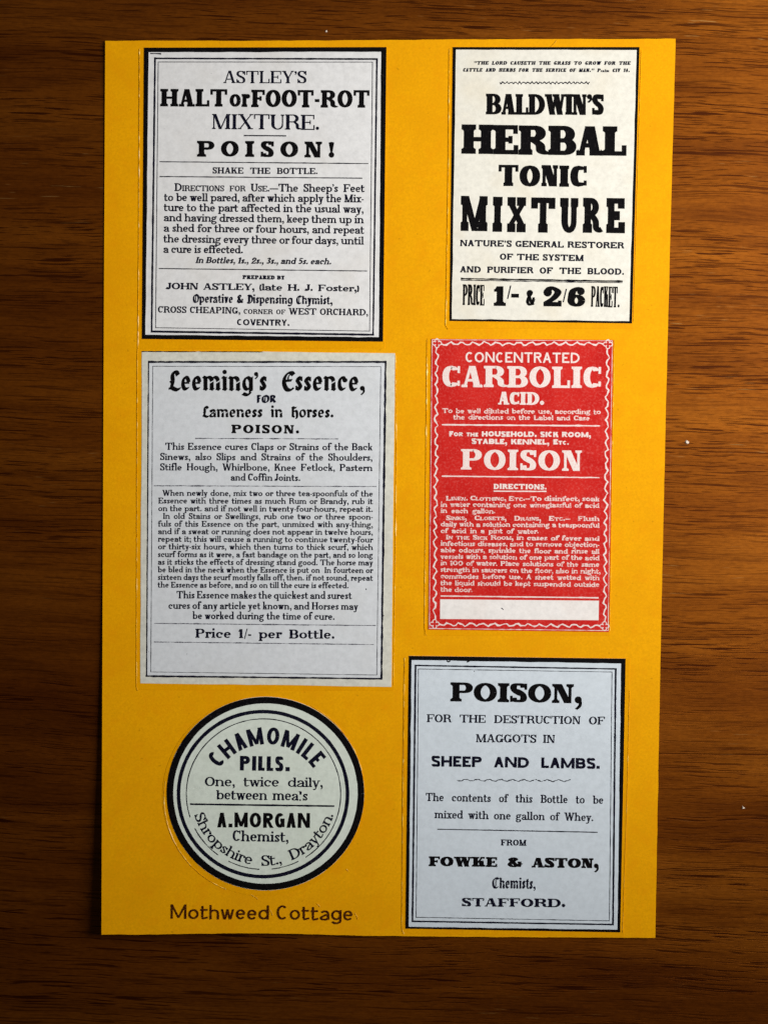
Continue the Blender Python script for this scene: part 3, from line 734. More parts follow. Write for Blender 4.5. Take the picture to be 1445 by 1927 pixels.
BLACK = Face(T=.24, H=.075, S=.05, ST=.05, bl=True, c=.32, sb=.06, wsp=.5, X=.72, asc=.98)
BLACKS = Face(T=.19, H=.06, S=.05, ST=.05, bl=True, c=.30, sb=.05, wsp=.42, X=.70, asc=.98)

def lin(a, b_, n): return [a + (b_ - a) * i / (n - 1) for i in range(n)]

# ---------------------------------------------------------------- the table
def table():
    X0, X1, Y0, Y1, Tk = -0.45, 0.40, -0.30, 0.30, 0.022
    v = []; r = 0.002
    for z, e in ((-0.0, r), (-r * .3, r * .3), (-r, 0), (-Tk, 0)):
        v += [(X0 + e, Y0 + e, z), (X1 - e, Y0 + e, z), (X1 - e, Y1 - e, z), (X0 + e, Y1 - e, z)]
    F = [(0, 1, 2, 3), (15, 14, 13, 12)]
    for k in range(3):
        for j in range(4): F.append((4 * k + j, 4 * (k + 1) + j, 4 * (k + 1) + (j + 1) % 4, 4 * k + (j + 1) % 4))
    o = link_mesh('table_top', v, F, M['wood']); o['kind'] = 'structure'
    o['label'] = 'varnished brown wood table top with open dark grain'
table()

# ---------------------------------------------------------------- the yellow sheet
sheet = thing('backing_sheet', 'amber yellow paper sheet lying on the wood, carrying the six printed labels', 'paper sheet', (720, 920))
n = 60
T_, V_ = np.meshgrid(np.linspace(0, 1, n), np.linspace(0, 1, n))
yl = 76.5 + (1759 - 76.5) * V_; xl = 198.6 + (191.5 - 198.6) * V_ - 0.5 * np.sin(np.pi * V_)
xr = 1270.7 + (1232.5 - 1270.7) * V_ - 2.6 * np.sin(np.pi * V_); yr = 72.8 + (1765 - 72.8) * V_
bow = -4.5 * np.exp(-((T_ - .28) / .16) ** 2) * V_ ** 6 + 1.2 * np.exp(-((T_ - .3) / .2) ** 2) * (1 - V_) ** 6
rs = np.random.RandomState(3)
G_ = np.stack([xl + (xr - xl) * T_, yl + (yr - yl) * T_ + bow], 2)
G_[0, 1:-1, 1] += rs.randn(n - 2) * .25; G_[-1, 1:-1, 1] += rs.randn(n - 2) * .25; G_[1:-1, -1, 0] += rs.randn(n - 2) * .2
slab('paper', G_, 0.0, SHEET_T, M['yellow'], sheet)
def stamp():
    f = Face(T=.10, H=.095, sans=True, c=.52, sb=.15, wsp=.28, X=.70, asc=1.0)
    text(sheet, 'Mothweed', 322.5, 506.5, 1728.5, 1730, 27, f, 'stamp', jit=.02, spread=0.95, name='stamped_text')
    text(sheet, 'Cottage', 521.5, 664, 1730.2, 1731.5, 27, f, 'stamp', jit=.02, spread=0.95, name='stamped_text')
stamp()
def fibre_line(pts, th, seed, z=Z_FILM):
    """torn ridge of paper along a cut"""
    rnd = np.random.RandomState(seed); pts = np.asarray(pts, float); out = [pts[0]]
    for a, b_ in zip(pts[:-1], pts[1:]):
        k = max(1, int(np.hypot(*(b_ - a)) / 4))
        for i in range(1, k + 1): out.append(a + (b_ - a) * i / k)
    q = np.array(out); q[1:-1] += rnd.randn(len(q) - 2, 2) * .14
    n = len(q); t = np.gradient(q, axis=0); t /= np.hypot(t[:, 0], t[:, 1])[:, None]
    nr = np.stack([-t[:, 1], t[:, 0]], 1); h = th * .38 * (.4 + 1.0 * np.abs(np.convolve(rnd.randn(n + 6), np.ones(7) / 2.6, 'valid')))[:, None]
    A = at(q + nr * h, z); B = at(q, z + 0.00008); C_ = at(q - nr * h, z)
    F = []
    for i in range(n - 1): F += [(i, i + 1, n + i + 1, n + i), (n + i, n + i + 1, 2 * n + i + 1, 2 * n + i)]
    return link_mesh('cut_ridge', np.vstack([A, B, C_]), F, M['fibre'], sheet, org(sheet))
fibre_line([(263, 92), (261.5, 500), (260, 655), (259, 668), (257.5, 1292), (260, 1300)], 1.3, 1)
fibre_line([(744.5, 668), (745.5, 860), (743.5, 1060), (740, 1290)], 1.5, 2)
fibre_line([(845, 93), (843.5, 300), (839.5, 560), (838, 612), (843, 620)], 1.3, 3)
fibre_line([(803.5, 640), (801.5, 850), (798.5, 1180), (802, 1196)], 1.3, 4)
fibre_line([(1155, 640), (1150.5, 900), (1146.5, 1186)], 1.3, 5)
fibre_line([(761, 1238), (757.5, 1500), (756, 1748), (760, 1757)], 1.6, 6)
fibre_line([(p[0], p[1]) for p in [(496 + 187 * math.cos(math.radians(a)), 1502 + 185 * math.sin(math.radians(a))) for a in range(112, 192, 6)]], 1.4, 7)
fibre_line([(496 + 190 * math.cos(math.radians(a)), 1493 + 187 * math.sin(math.radians(a))) for a in range(-62, -8, 6)], 1.2, 8)
fibre_line([(1170.5, 1755), (1179, 1500), (1183.5, 1300)], .9, 9)
fibre_line([(1191, 606), (1205.5, 95)], .7, 10)
for k, (a, b_) in enumerate((((472, 1683), (478, 1687)), ((480, 1687), (486, 1693)), ((668, 1718), (673, 1730)), ((1047, 76), (1036, 88)), ((652, 1636), (655, 1640)), ((508, 1712), (513, 1722)), ((596, 1700), (602, 1706)))):
    fibre_line([a, ((a[0] + b_[0]) / 2 + 1, (a[1] + b_[1]) / 2), b_], 1.3, 20 + k)

GRP = 'printed apothecary labels on the yellow sheet'
def film(t, q):
    return quad_slab('film_margin', q, SHEET_T - 2e-5, Z_FILM, M['yellow_film'], t, n=20)

# ---------------------------------------------------------------- label: Astley's
t = thing('sticker', "grey-white black-edged label headed ASTLEY'S HALT or FOOT-ROT, at the sheet's upper left", 'label', (497, 366), GRP)
film(t, [(264, 91), (731, 88), (724, 655), (260.5, 657)])
Q = [(272, 90), (727.3, 89), (720.8, 643), (268, 638)]; Qi = [(280.5, 98.6), (717.3, 97.8), (712.8, 634.6), (274.3, 630)]
quad_slab('paper', Q, SHEET_T, Z_PAPER, M['astley'], t); band(t, Q, Qi, 'black')
frame(t, [(292.5, 110.3), (709.3, 111.6), (702.2, 630), (286, 624)], (3.2, 3.2, 4.0, 3.4), 'navy')
frame(t, [(298.5, 117), (701, 117.3), (695.5, 623.2), (293.6, 616.8)], 1.3, 'navy')
text(t, "ASTLEY'S", 421.3, 577, 156.8, 157.4, 23.4, ROMAN.but(T=.165, H=.05), 'navy')
text(t, "HALT", 302, 427.8, 200.4, 201.3, 33, BOLDSLAB, 'black', name='heading_text')
text(t, "or", 432.4, 468.8, 201.5, 202, 33, BOLDSLAB.but(T=.24, S=.05), 'black', name='heading_text')
text(t, "FOOT-ROT", 473, 695, 201.8, 203.4, 33, BOLDSLAB.but(T=.25), 'black', name='heading_text')
text(t, "MIXTURE.", 399.5, 601, 243.2, 245, 28.6, ROMAN.but(T=.185, H=.05), 'navy')
rule(t, (459.3, 255.4), (539, 256), 1.9)
text(t, "POISON!", 371.3, 629.6, 295, 297, 30, FAT.but(T=.32, sb=.40, c=.3, H=.13, S=.11, ST=.13), 'black', name='heading_text')
rule(t, (301, 304.6), (693, 308.2), 1.5)
text(t, "SHAKE THE BOTTLE.", 400.5, 597.8, 326.8, 328.2, 11.8, IONICCAP.but(wsp=1.0), 'navy')
rule(t, (301, 332.5), (682, 335.6), 1.5)
B1 = IONIC.but(T=.15, c=.385, sb=.03)
LB = [("D{IRECTIONS FOR} U{SE}._The Sheep's Feet", 329, 686, 360.0, 362), ("to be well pared, after which apply the Mix-", 309.5, 684.6, 378.6, 381.4),
      ("ture to the part affected in the usual way,", 309, 684.2, 397.6, 401), ("and having dressed them, keep them up in", 309, 684.5, 416.8, 420.8),
      ("a shed for three or four hours, and repeat", 309, 685.2, 436.4, 440.2), ("the dressing every three or four days, until", 308.5, 684.6, 456.6, 460.6),
      ("a cure is effected.", 308.3, 457.8, 476, 477.2)]
for i, (s, a, b_, y0, y1) in enumerate(LB): text(t, s, a, b_, y0, y1, 15.0, B1, 'navy', just=True)
text(t, "In Bottles, 1s., 2s., 3s., and 5s. each.", 368.3, 623, 495.4, 498, 11.8, ITAL, 'navy')
rule(t, (299.5, 505.5), (691, 510.2), 1.5)
text(t, "PREPARED BY", 457, 535.5, 525.5, 526.5, 7.6, FAT.but(T=.25, sb=.10, S=.09, wsp=.5), 'navy')
text(t, "JOHN ASTLEY, (late H. J. Foster,)", 313.3, 675, 544.6, 549, 12.6, IONIC.but(T=.23, H=.075, wsp=.75), 'navy')
text(t, "Operative & Dispensing Chymist,", 363.5, 626, 569.4, 573, 15.5, BLACKS.but(T=.19, H=.055, X=.74, sb=.03), 'navy')
text(t, "CROSS CHEAPING, {CORNER OF} WEST ORCHARD,", 297.8, 692.5, 588.5, 594, 12.4, IONICCAP.but(T=.15, wsp=.45), 'navy')
text(t, "COVENTRY.", 446.3, 545, 612.2, 613.4, 11.8, SANS.but(T=.17, H=.13), 'navy')

draw('ink_mark', [ribbon_px([(283.5, 101.2), (304, 101.6)], 1.8, jit=.3)], M['navy'], t)

# ---------------------------------------------------------------- label: Baldwin's
t = thing('sticker', "cream label headed BALDWIN'S HERBAL TONIC in heavy black type, at the upper right", 'label', (1024, 348), GRP)
film(t, [(845, 91), (1205.5, 88), (1191, 618), (838.5, 618)])
Q = [(852.1, 89), (1202.5, 89), (1188.4, 608.6), (845.8, 604)]; Qi = [(857.6, 93.8), (1197.3, 94.4), (1183.2, 604.5), (850, 600.5)]
quad_slab('paper', Q, SHEET_T, Z_PAPER, M['baldwin'], t); band(t, Q, Qi, 'black')
PS = ITAL.but(T=.20, H=.07, slant=.2, sb=.10, c=.5, wsp=.85)
text(t, '"THE LORD CAUSETH THE GRASS TO GROW FOR THE', 890.7, 1185, 122.2, 122.6, 6.8, PS, 'navy', just=False)
text(t, 'CATTLE AND HERBS FOR THE SERVICE OF MAN." P{salm} CIV 14.', 870.5, 1184, 135.3, 136.2, 6.8, PS, 'navy')
wv = [(940 + i * 1.55, 156.0 + 1.5 * math.sin(i * 1.25) + (0.5 if i % 3 else -0.3)) for i in range(110)]
draw('wavy_rule', [ribbon_px(wv[::1], 1.5, jit=.3, step=2), ribbon_px([(x, y + 1.2 * math.cos(x)) for x, y in wv], .9, jit=.3, step=2)], M['navy'], t)
text(t, "BALDWIN'S", 913.7, 1135.5, 215.9, 216.8, 39, FAT.but(T=.26, ST=.11, H=.10, S=.04, sb=.0), 'black', name='heading_text')
text(t, "HERBAL", 867.8, 1177.8, 290, 293.4, 55.2, FAT.but(T=.325, ST=.165, S=.075, sb=.006, H=.14), 'black', name='heading_text')
text(t, "TONIC", 937.4, 1104, 350.6, 352, 40, FAT.but(T=.335, ST=.14, S=.05, sb=.06, H=.11), 'black', name='heading_text')
text(t, "MIXTURE", 866.4, 1175, 435, 440, 66, FAT.but(T=.205, ST=.24, S=.05, sb=.17, H=.15, c=.1), 'black', name='heading_text')
text(t, "NATURE'S GENERAL RESTORER", 865.6, 1173.4, 463.4, 468, 12.0, ANTIQ.but(T=.19), 'navy')
text(t, "OF THE SYSTEM", 940, 1097.4, 489, 491.8, 12.0, ANTIQ.but(T=.19), 'navy')
text(t, "AND PURIFIER OF THE BLOOD.", 865.6, 1173.4, 512.8, 517.4, 12.0, ANTIQ.but(T=.19, wsp=.9), 'navy')
rule(t, (867, 524.4), (1171, 529.6), 2.6, 'black', .2); rule(t, (867, 527.4), (1171, 532.4), 1.2, 'navy', .3)
text(t, "PRICE", 870, 911, 574.3, 575, 39, FAT.but(T=.145, ST=.065, S=.022, sb=.012, H=.05), 'black')
text(t, "1", 926.6, 952, 575.6, 575.9, 37, FAT.but(T=.34, ST=.15, S=.15), 'black', name='heading_text')
text(t, "/", 953.4, 960.4, 560.5, 560.6, 22, FAT.but(T=.30), 'navy')
text(t, "-", 961, 976.2, 564.5, 564.7, 22, FAT.but(T=.42, H=.3), 'black')
text(t, "&", 989, 1005.4, 575.6, 576, 30, FAT.but(T=.17, H=.09), 'black')
text(t, "2", 1021.6, 1056, 576.6, 577, 37.5, FAT.but(T=.34, H=.12), 'black', name='heading_text')
text(t, "/", 1058, 1064.8, 566.7, 566.8, 22, FAT.but(T=.30), 'navy')
text(t, "6", 1066.7, 1100.4, 577, 577.4, 37.5, FAT.but(T=.34, H=.12), 'black', name='heading_text')
text(t, "PACKET.", 1111, 1165, 577.6, 578.8, 39, FAT.but(T=.12, ST=.06, S=.02, sb=.012, H=.05), 'black')

# ---------------------------------------------------------------- label: Leeming's
t = thing('sticker', "pale grey label headed Leeming's Essence in blackletter with a buff margin, largest of the six", 'label', (503, 976), GRP)
film(t, [(259, 662), (745.5, 666), (740, 1300), (257, 1298)])
quad_slab('paper_edge', [(267.6, 661), (743.3, 664.8), (736.4, 1292.4), (265, 1285.6)], SHEET_T, Z_PAPER - 0.00003, M['leeming_edge'], t, wob=.5, seed=9)
quad_slab('paper', [(279.5, 680.5), (727, 680.2), (719, 1278), (275.8, 1272.6)], SHEET_T, Z_PAPER, M['leeming'], t)
rule(t, (268, 661.5), (495, 662.3), 1.2, 'black', .3, name='edge_line')
frame(t, [(280.5, 681.2), (725.6, 681.2), (717.6, 1277), (276.8, 1272)], (3.6, 3.8, 3.2, 2.0), 'navy', .14)
frame(t, [(288.3, 689.3), (716.6, 690), (709, 1270), (284.6, 1264.2)], 1.0, 'navy', .2)
BH = BLACK.but(T=.235, H=.08, X=.76, sb=.05)
text(t, "Leeming's", 317.4, 502.5, 734.6, 735.1, 35, BH, 'black', name='heading_text')
text(t, "Essence,", 531.4, 687, 735, 735.6, 35, BH, 'black', name='heading_text')
text(t, "FOR", 482.3, 518.8, 757.6, 758, 13.8, BLACKS.but(T=.2), 'navy')
text(t, "Lameness in Horses.", 381.3, 628, 784.8, 785.7, 19.6, BH.but(wsp=.75, X=.76), 'black')
text(t, "POISON.", 436, 563.4, 815.2, 816, 16.2, FAT.but(T=.30, sb=.22, c=.35, H=.12, S=.09, ST=.11), 'black')
rule(t, (368, 825), (636.5, 826), 1.2, 'faint', .4)
O1 = OLD.but(c=.38, sb=.06)
for s, a, b_, y0, y1 in [("This Essence cures Claps or Strains of the Back", 311.8, 700.8, 846.6, 847.6), ("Sinews, also Slips and Strains of the Shoulders,", 302, 700.8, 865.8, 867.2),
                         ("Stifle Hough, Whirlbone, Knee Fetlock, Pastern", 302, 700.8, 885.2, 886.6), ("and Coffin Joints.", 434.6, 565.4, 904.4, 905.2)]:
    text(t, s, a, b_, y0, y1, 13.6, O1, 'navy', just=True)
rule(t, (290.6, 914), (707.8, 915.6), 1.2, 'faint', .4)
O2 = OLD.but(c=.385, T=.13, H=.06, sb=.065, X=.66)
rows = ["When newly done, mix two or three tea-spoonfuls of the", "Essence with three times as much Rum or Brandy, rub it", "on the part. and if not well in twenty-four-hours, repeat it.",
        "In old Stains or Swellings, rub one two or three spoon-", "fuls of this Essence on the part, unmixed with any-thing,", "and if a sweat or running does not appear in twelve hours,",
        "repeat it; this will cause a running to continue twenty-four", "or thirty-six hours, which then turns to thick scurf, which", "scurf forms as it were, a fast bandage on the part, and so long",
        "as it sticks the effects of dressing stand good. The horse may", "be bled in the neck when the Essence is put on  In fourteen or", "sixteen days the scurf mostly falls off, then. if not sound, repeat",
        "the Essence as before, and so on till the cure is effected."]
ys = [932.9, 947.4, 961.9, 976.4, 991, 1005.2, 1019.4, 1033.7, 1048.3, 1062.6, 1077, 1091.3, 1105.6]
for i, (s, y) in enumerate(zip(rows, ys)):
    a = {0: 306.5, 3: 307.5}.get(i, 298.8 - .1 * i); b_ = 656.2 if i == 12 else 701.6
    text(t, s, a, b_, y, y + 1.5, 11.2, O2, 'navy', just=True)
for s, a, b_, y0, y1 in [("This Essence makes the quickest and surest", 333, 662, 1126, 1127.2), ("cures of any article yet known, and Horses may", 317.8, 673.6, 1145.6, 1147.6), ("be worked during the time of cure.", 363, 630, 1164.8, 1166.4)]:
    text(t, s, a, b_, y0, y1, 14.2, OLD.but(c=.37, sb=.06), 'navy', just=True)
rule(t, (290.6, 1172.9), (707, 1177), 1.2, 'faint', .3)
text(t, "Price 1/- per Bottle.", 368.3, 629.7, 1200, 1202, 17, BOLDSLAB.but(T=.235, H=.075, S=.085, ST=.075, c=.5, sb=.08, X=.68, wsp=.75), 'navy')
rule(t, (290.6, 1207.8), (703, 1212.7), 1.2, 'faint', .3)
draw('ink_speck', [dotpoly((689, 1108.6), 1.3, 7), dotpoly((722, 1158.5), .9, 6)], M['navy'], t)

# ---------------------------------------------------------------- label: red carbolic
t = thing('sticker', 'red label headed CONCENTRATED CARBOLIC ACID in white, with a blank panel', 'label', (978, 913), GRP)
film(t, [(803.5, 637), (1155.5, 639), (1146.8, 1196), (798.5, 1196)])
quad_slab('paper', [(811.4, 637.6), (1153, 639.8), (1145, 1189), (805.6, 1184.5)], SHEET_T, Z_PAPER, M['red'], t)
frame(t, [(813, 639.4), (1151.2, 641.4), (1143.4, 1186.4), (807.6, 1182.4)], .9, 'pink', .3)
def wavy(a, b_, n, amp, seed):
    rnd = np.random.RandomState(seed); a = np.array(a, float); b_ = np.array(b_, float); d = b_ - a; L_ = np.hypot(*d); u = d / L_; v = np.array([-u[1], u[0]])
    k = np.linspace(0, 1, n * 5); ph = k * n * 2 * np.pi
    off = amp * (np.sin(ph) + .35 * np.sin(2.1 * ph + 1)) + np.convolve(rnd.randn(len(k) + 2), [.3, .4, .3], 'valid') * .9
    return a + d * k[:, None] + v * off[:, None]
cs = [(822, 646), (1143, 647.8), (1136.6, 1178), (817.6, 1174)]
ws = []
for k, (i, j, nn) in enumerate(((0, 1, 14), (1, 2, 24), (2, 3, 14), (3, 0, 24))):
    a, b_ = np.array(cs[i], float), np.array(cs[j], float); d = (b_ - a) / np.hypot(*(b_ - a)) * 9
    ws.append(ribbon_px(wavy(a + d, b_ - d, nn, 2.5, k), 2.5, jit=.22, step=3, seed=k))
draw('wavy_border', ws, M['pink'], t)
for cx, cy in cs:
    tr = []
    for a in (0, 90, 180, 270):
        lx, ly = cx + 4.9 * math.cos(math.radians(a)), cy + 4.9 * math.sin(math.radians(a))
        tr.append(ribbon_px([(lx + 3.6 * math.cos(math.radians(q)), ly + 3.6 * math.sin(math.radians(q))) for q in range(a - 140, a + 141, 35)], 1.5, jit=.2, step=3, seed=a))
    draw('corner_knot', tr, M['pink'], t)
text(t, "CONCENTRATED", 875.5, 1089.8, 681.8, 683.3, 19.4, SANS.but(T=.135, H=.125, sb=.13), 'pink')
text(t, "CARBOLIC", 832, 1130.5, 728.4, 730.4, 40, BOLDSLAB.but(T=.285, H=.10, S=.09, ST=.095, sb=.07), 'pink', name='heading_text')
text(t, "ACID.", 937, 1023.6, 761.2, 762.2, 24, BOLDSLAB.but(T=.29, H=.10, S=.08, ST=.09, sb=.04), 'pink', name='heading_text')
SM = IONIC.but(T=.17, H=.08, S=.06, ST=.07, wsp=.5, X=.72, c=.47)
R1 = dict(ink='pink_small', jit=.05)
text(t, "To be well diluted before use, according to", 831.3, 1129.5, 777.4, 779.6, 9.0, SM, just=True, **R1)
text(t, "the directions on the Label and Case", 852.6, 1108.7, 789.2, 791.2, 9.0, SM, just=True, **R1)
rule(t, (831, 799.3), (1128, 801.4), 2.4, 'pink', .15)
text(t, "F{OR THE} HOUSEHOLD. SICK ROOM,", 845, 1111, 821, 822.8, 9.8, SANSB.but(wsp=.6, T=.25, H=.2), 'pink', jit=.03)
text(t, "STABLE, KENNEL, E{TC.}", 887, 1069.5, 835.4, 836.8, 9.8, SANSB.but(wsp=.7, T=.25, H=.2), 'pink', jit=.03)
text(t, "POISON", 866.8, 1093.9, 883.6, 886, 38.4, BOLDSLAB.but(T=.29, H=.09, S=.10, ST=.08, sb=.10), 'pink', name='heading_text')
rule(t, (831, 896), (1127, 898.8), 2.0, 'pink', .15)
text(t, "DIRECTIONS.", 928.4, 1028, 920, 921, 9.8, ANTIQ.but(T=.22, H=.15), 'pink', jit=.03)
rule(t, (928.4, 924.2), (1027.6, 924.8), 2.0, 'pink', .12)
for s, a, b_, y0, y1 in [("L{INEN}. C{LOTHING}, E{TC}._To disinfect, soak", 839, 1127, 941.6, 943.4), ("in water containing one wineglassful of acid", 829, 1127, 953.5, 955.5), ("in each gallon.", 829, 931.3, 965.5, 966.2),
                         ("S{INKS}, C{LOSETS}, D{RAINS}, E{TC}._ Flush", 839, 1127, 978.6, 980.4), ("daily with a solution containing a teaspoonful", 829, 1127, 990.6, 993), ("of acid in a pint of water.", 829, 1013, 1003.2, 1004.2),
                         ("I{N THE} S{ICK} R{OOM}, in cases of fever and", 839, 1127, 1015, 1017.6), ("infectious diseases, and to remove objection-", 829, 1127, 1027, 1029.4), ("able odours, sprinkle the floor and rinse all", 829, 1127, 1039.3, 1042),
                         ("vessels with a solution of one part of the acid", 828.8, 1127, 1051.4, 1054.2), ("in 100 of water. Place solutions of the same", 828.8, 1127, 1063.5, 1066.6), ("strength in saucers on the floor, also in night,", 828.6, 1129, 1076, 1079.5),
                         ("commodes before use. A sheet wetted with", 828.6, 1127, 1088.5, 1091.7), ("the liquid should be kept suspended outside", 828.6, 1127, 1101, 1104.4), ("the door.", 828.6, 889, 1113.4, 1114)]:
    caps = s[1] == '{'
    text(t, s, a, b_, y0, y1, 8.9, SM.but(T=.24) if caps else SM, just=True, ink='pink_small', jit=.05)
rule(t, (828.5, 1121.4), (1125.5, 1124.8), 1.8, 'pink', .12)
draw('blank_panel', [(quad_pts([(828, 1127.6), (1126.2, 1130.2), (1125.6, 1167), (827.8, 1164.6)], *np.meshgrid(np.linspace(0, 1, 16), np.linspace(0, 1, 3))).reshape(-1, 2),
      [(i * 16 + j, i * 16 + j + 1, (i + 1) * 16 + j + 1, (i + 1) * 16 + j) for i in range(2) for j in range(15)])], M['blank'], t)
draw('ink_speck', [ribbon_px([(942.6, 1144), (944.6, 1145.2), (946.8, 1147.2)], 1.6)], M['navy'], t, z=Z_INK + 4e-6)

# ---------------------------------------------------------------- label: POISON for maggots
t = thing('sticker', 'pale blue label headed POISON for destroying maggots in sheep, at the lower right', 'label', (969, 1494), GRP)
film(t, [(762, 1236), (1184.5, 1238), (1173, 1762), (756, 1757)])
Q = [(769.6, 1234), (1176.6, 1239.3), (1166.4, 1754), (763, 1747)]; Qi = [(774.4, 1241.9), (1167.9, 1248.3), (1161, 1749), (769, 1743.5)]
quad_slab('paper', Q, SHEET_T, Z_PAPER, M['poison'], t); band(t, Q, Qi, 'black')
frame(t, [(781.8, 1252), (1157.8, 1258.6), (1152.6, 1739.4), (776, 1733.2)], (2.8, 3.4, 3.0, 3.4), 'navy')
frame(t, [(787.2, 1258.6), (1150.8, 1264.4), (1146, 1732.4), (782.9, 1725.6)], 1.2, 'navy', .2)
text(t, "POISON,", 847, 1094.3, 1319.4, 1323.4, 36, FAT.but(T=.34, H=.115, S=.115, ST=.12, sb=.04), 'black', name='heading_text')
text(t, "FOR THE DESTRUCTION OF", 803, 1137.3, 1358.6, 1363.4, 15.0, IONICCAP.but(T=.155, H=.05, wsp=1.0), 'navy')
text(t, "MAGGOTS IN", 895.4, 1043.6, 1396.4, 1398, 15.4, IONICCAP.but(T=.155, H=.05, wsp=.75), 'navy')
text(t, "SHEEP AND LAMBS.", 811.7, 1127.7, 1441.9, 1446.7, 20, SANSB.but(T=.235, H=.20, wsp=1.05), 'navy', name='heading_text')
wv = [(860 + i * 2.15, 1467.6 + .012 * i + 1.6 * math.sin(i * .62) + .5 * math.sin(i * 1.9)) for i in range(100)]
draw('wavy_rule', [ribbon_px(wv, 1.5, jit=.35, step=3)], M['navy'], t)
text(t, "The contents of this Bottle to be", 801, 1134.4, 1507, 1512.4, 15.4, IONIC.but(T=.135, H=.05, wsp=.95), 'navy')
text(t, "mixed with one gallon of Whey.", 817.5, 1115.8, 1539.4, 1545, 15.4, IONIC.but(T=.135, H=.05, wsp=.6), 'navy')
rule(t, (822.7, 1560), (1123.7, 1565.8), 1.6)
text(t, "FROM", 942, 990, 1590.6, 1591.2, 11.4, IONICCAP.but(T=.18), 'navy')
text(t, "FOWKE & ASTON,", 806.4, 1125.8, 1629.4, 1633.6, 18.6, FATWIDE.but(T=.42, H=.13, sb=.04, wsp=1.0), 'black', name='heading_text')
text(t, "Chemists,", 925.4, 1007.4, 1671, 1672.2, 20.5, BLACKS.but(T=.17, H=.045, X=.72, sb=.02), 'navy')
text(t, "STAFFORD.", 868.7, 1063.2, 1705, 1707, 16, FATWIDE.but(T=.34, H=.07, ST=.08, S=.12, sb=.10, c=.7), 'navy', name='heading_text')

draw('ink_mark', [ribbon_px([(840, 1243), (843.5, 1245.2), (847, 1243.2)], 2.4), ribbon_px([(878, 1245.8), (884, 1243)], 2.4), ribbon_px([(892, 1262), (892.4, 1264)], 1.2)], M['black'], t)

# ---------------------------------------------------------------- label: round chamomile pills
t = thing('round_sticker', 'round pale green label with black rings printed CHAMOMILE PILLS, in the lower left corner', 'label', (500, 1493), GRP)
def disc(name, cx, cy, rx, ry, z0, z1, m, parent, seg=96, rings=14):
    P = [(cx, cy)]; F = []
    for k in range(1, rings + 1):
        for a in range(seg): P.append((cx + rx * k / rings * math.cos(2 * math.pi * a / seg), cy + ry * k / rings * math.sin(2 * math.pi * a / seg)))
    for a in range(seg): F.append((0, 1 + (a + 1) % seg, 1 + a))
    for k in range(rings - 1):
        for a in range(seg): i, j = 1 + k * seg + a, 1 + k * seg + (a + 1) % seg; F.append((i, j, j + seg, i + seg))
    top = at(P, z1); o0 = 1 + (rings - 1) * seg; n0 = len(top)
    bot = top[o0:].copy(); bot[:, 2] -= z1 - z0
    for a in range(seg): b2 = (a + 1) % seg; F.append((o0 + a, o0 + b2, n0 + b2, n0 + a))
    return link_mesh(name, np.vstack([top, bot]), F, m, parent, org(parent))
disc('film_margin', 497, 1498, 191, 188, SHEET_T - 2e-5, Z_FILM, M['yellow_film'], t)
disc('paper', 500, 1493, 185.6, 182.2, SHEET_T, Z_PAPER, M['round'], t)
def ring(cx, cy, rx, ry, th, ink, gaps=(), name='ring', jit=.05, z=Z_INK):
    segs = []; cur = []
    for a in range(0, 361, 3):
        if any(g0 <= a <= g1 for g0, g1 in gaps):
            if len(cur) > 1: segs.append(cur)
            cur = []; continue
        cur.append((cx + rx * math.cos(math.radians(a)), cy + ry * math.sin(math.radians(a))))
    if len(cur) > 1: segs.append(cur)
    return draw(name, [ribbon_px(s_, th, jit=jit, step=20, seed=i) for i, s_ in enumerate(segs)], M[ink], t, z=z)
ring(500, 1493, 179.4, 175.7, 12.2, 'black', name='border', jit=.015, z=Z_INK - 4e-6)
ring(495.3, 1494, 158.7, 155.2, 6.8, 'navy', name='border_line', jit=.03)
ring(496.3, 1494, 145, 141.6, 1.8, 'navy', gaps=((60, 60), (87, 90), (120, 123), (156, 159)), name='border_line', jit=.12)
L_ = 105.0 * math.radians(119)
text(t, "CHAMOMILE", 0, 1, 0, 0, 32.5, SANSB.but(T=.20, H=.17, sb=.12), 'navy', arcfit=(502, 1508, 107.5, 107.5 * math.radians(109), 1, 0), name='curved_text')
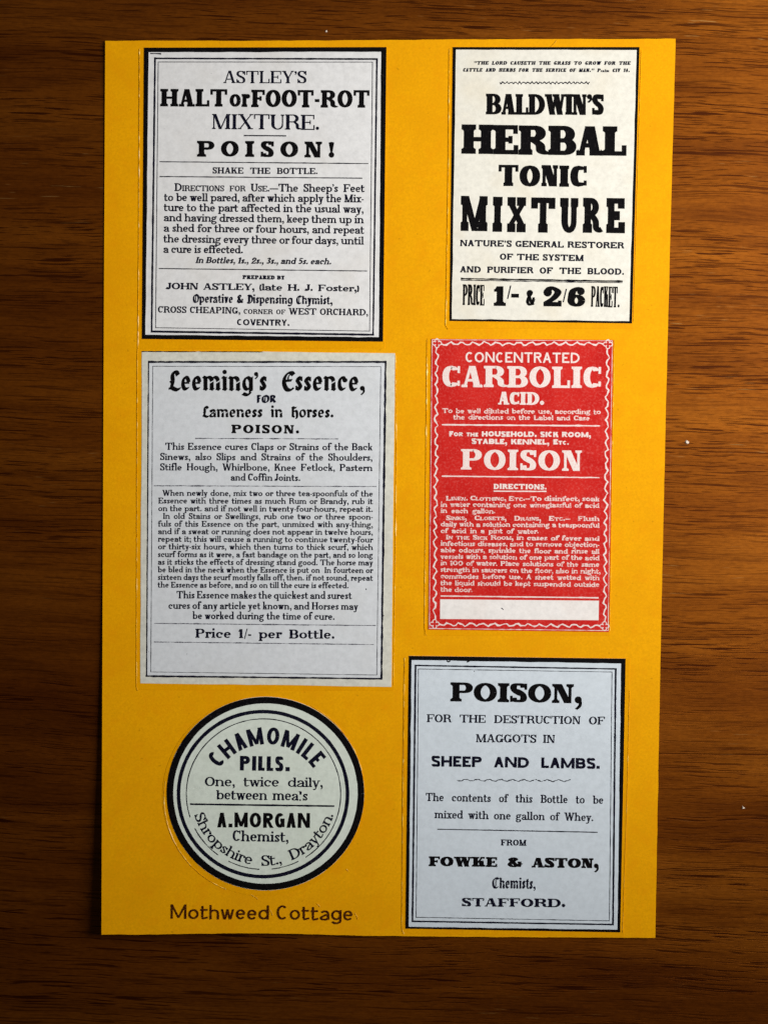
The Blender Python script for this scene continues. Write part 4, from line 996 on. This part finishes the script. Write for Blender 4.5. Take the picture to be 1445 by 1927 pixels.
text(t, "PILLS.", 451.7, 545.8, 1449.6, 1451.4, 27.6, SANSB.but(T=.245, H=.19, sb=.14), 'navy', name='heading_text')
text(t, "One, twice daily,", 385.8, 607.6, 1479, 1481, 17.6, IONIC.but(T=.19, H=.065, wsp=.9, X=.72), 'navy')
text(t, "between mea|s", 407.4, 579, 1504, 1506.2, 17.4, IONIC.but(T=.19, H=.065, wsp=.55, X=.74), 'navy')
rule(t, (358, 1512.9), (629.4, 1516.6), 3.0, 'navy', .08)
text(t, "A.MORGAN", 409.3, 583.4, 1556.6, 1557.8, 28, SANSB.but(T=.215, H=.18, sb=.13), 'black', name='heading_text')
text(t, "Chemist,", 437.9, 543, 1582.4, 1584.4, 20.5, IONIC.but(T=.175, H=.06, X=.66), 'navy')
text(t, "Shropshire St., Drayton.", 0, 1, 0, 0, 20, IONIC.but(T=.17, H=.065, wsp=.9, X=.70), 'navy', arcfit=(497, 1491, 138.0, 138.0 * math.radians(144), -1, 0), name='curved_text')

# ---------------------------------------------------------------- specks on the table
def speck(label, p, r, n, h, seed, flat=False):
    rnd = random.Random(seed); c = at([p], 0.0, curl=False)[0]
    V, F = [], []
    for k in range(n):
        a = 2 * math.pi * k / n + rnd.uniform(-.25, .25); q = r * PXM * rnd.uniform(.75, 1.15)
        V.append((c[0] + q * math.cos(a), c[1] + q * math.sin(a), 0.00002)); 
    for k in range(n):
        V.append((c[0] + (V[k][0] - c[0]) * .55, c[1] + (V[k][1] - c[1]) * .55, h * PXM))
    for k in range(n): F.append((k, (k + 1) % n, n + (k + 1) % n, n + k))
    F.append(tuple(range(n, 2 * n))); F.append(tuple(range(n - 1, -1, -1)))
    o = link_mesh('dust_speck', V, F, M['dust'], None, tuple(c)); o['label'] = label; o['category'] = 'speck'; o['group'] = 'pale specks on the wood'
speck('white triangular speck on the wood right of the pale blue label', (1397.5, 1520), 4.6, 3, 2.5, 4)
speck('pale round speck on the wood right of the red label', (1291.5, 832), 4.0, 8, 2.5, 2)
speck('thin pale speck on the wood above the top edge of the yellow sheet', (614, 59), 2.4, 5, 1.5, 3)
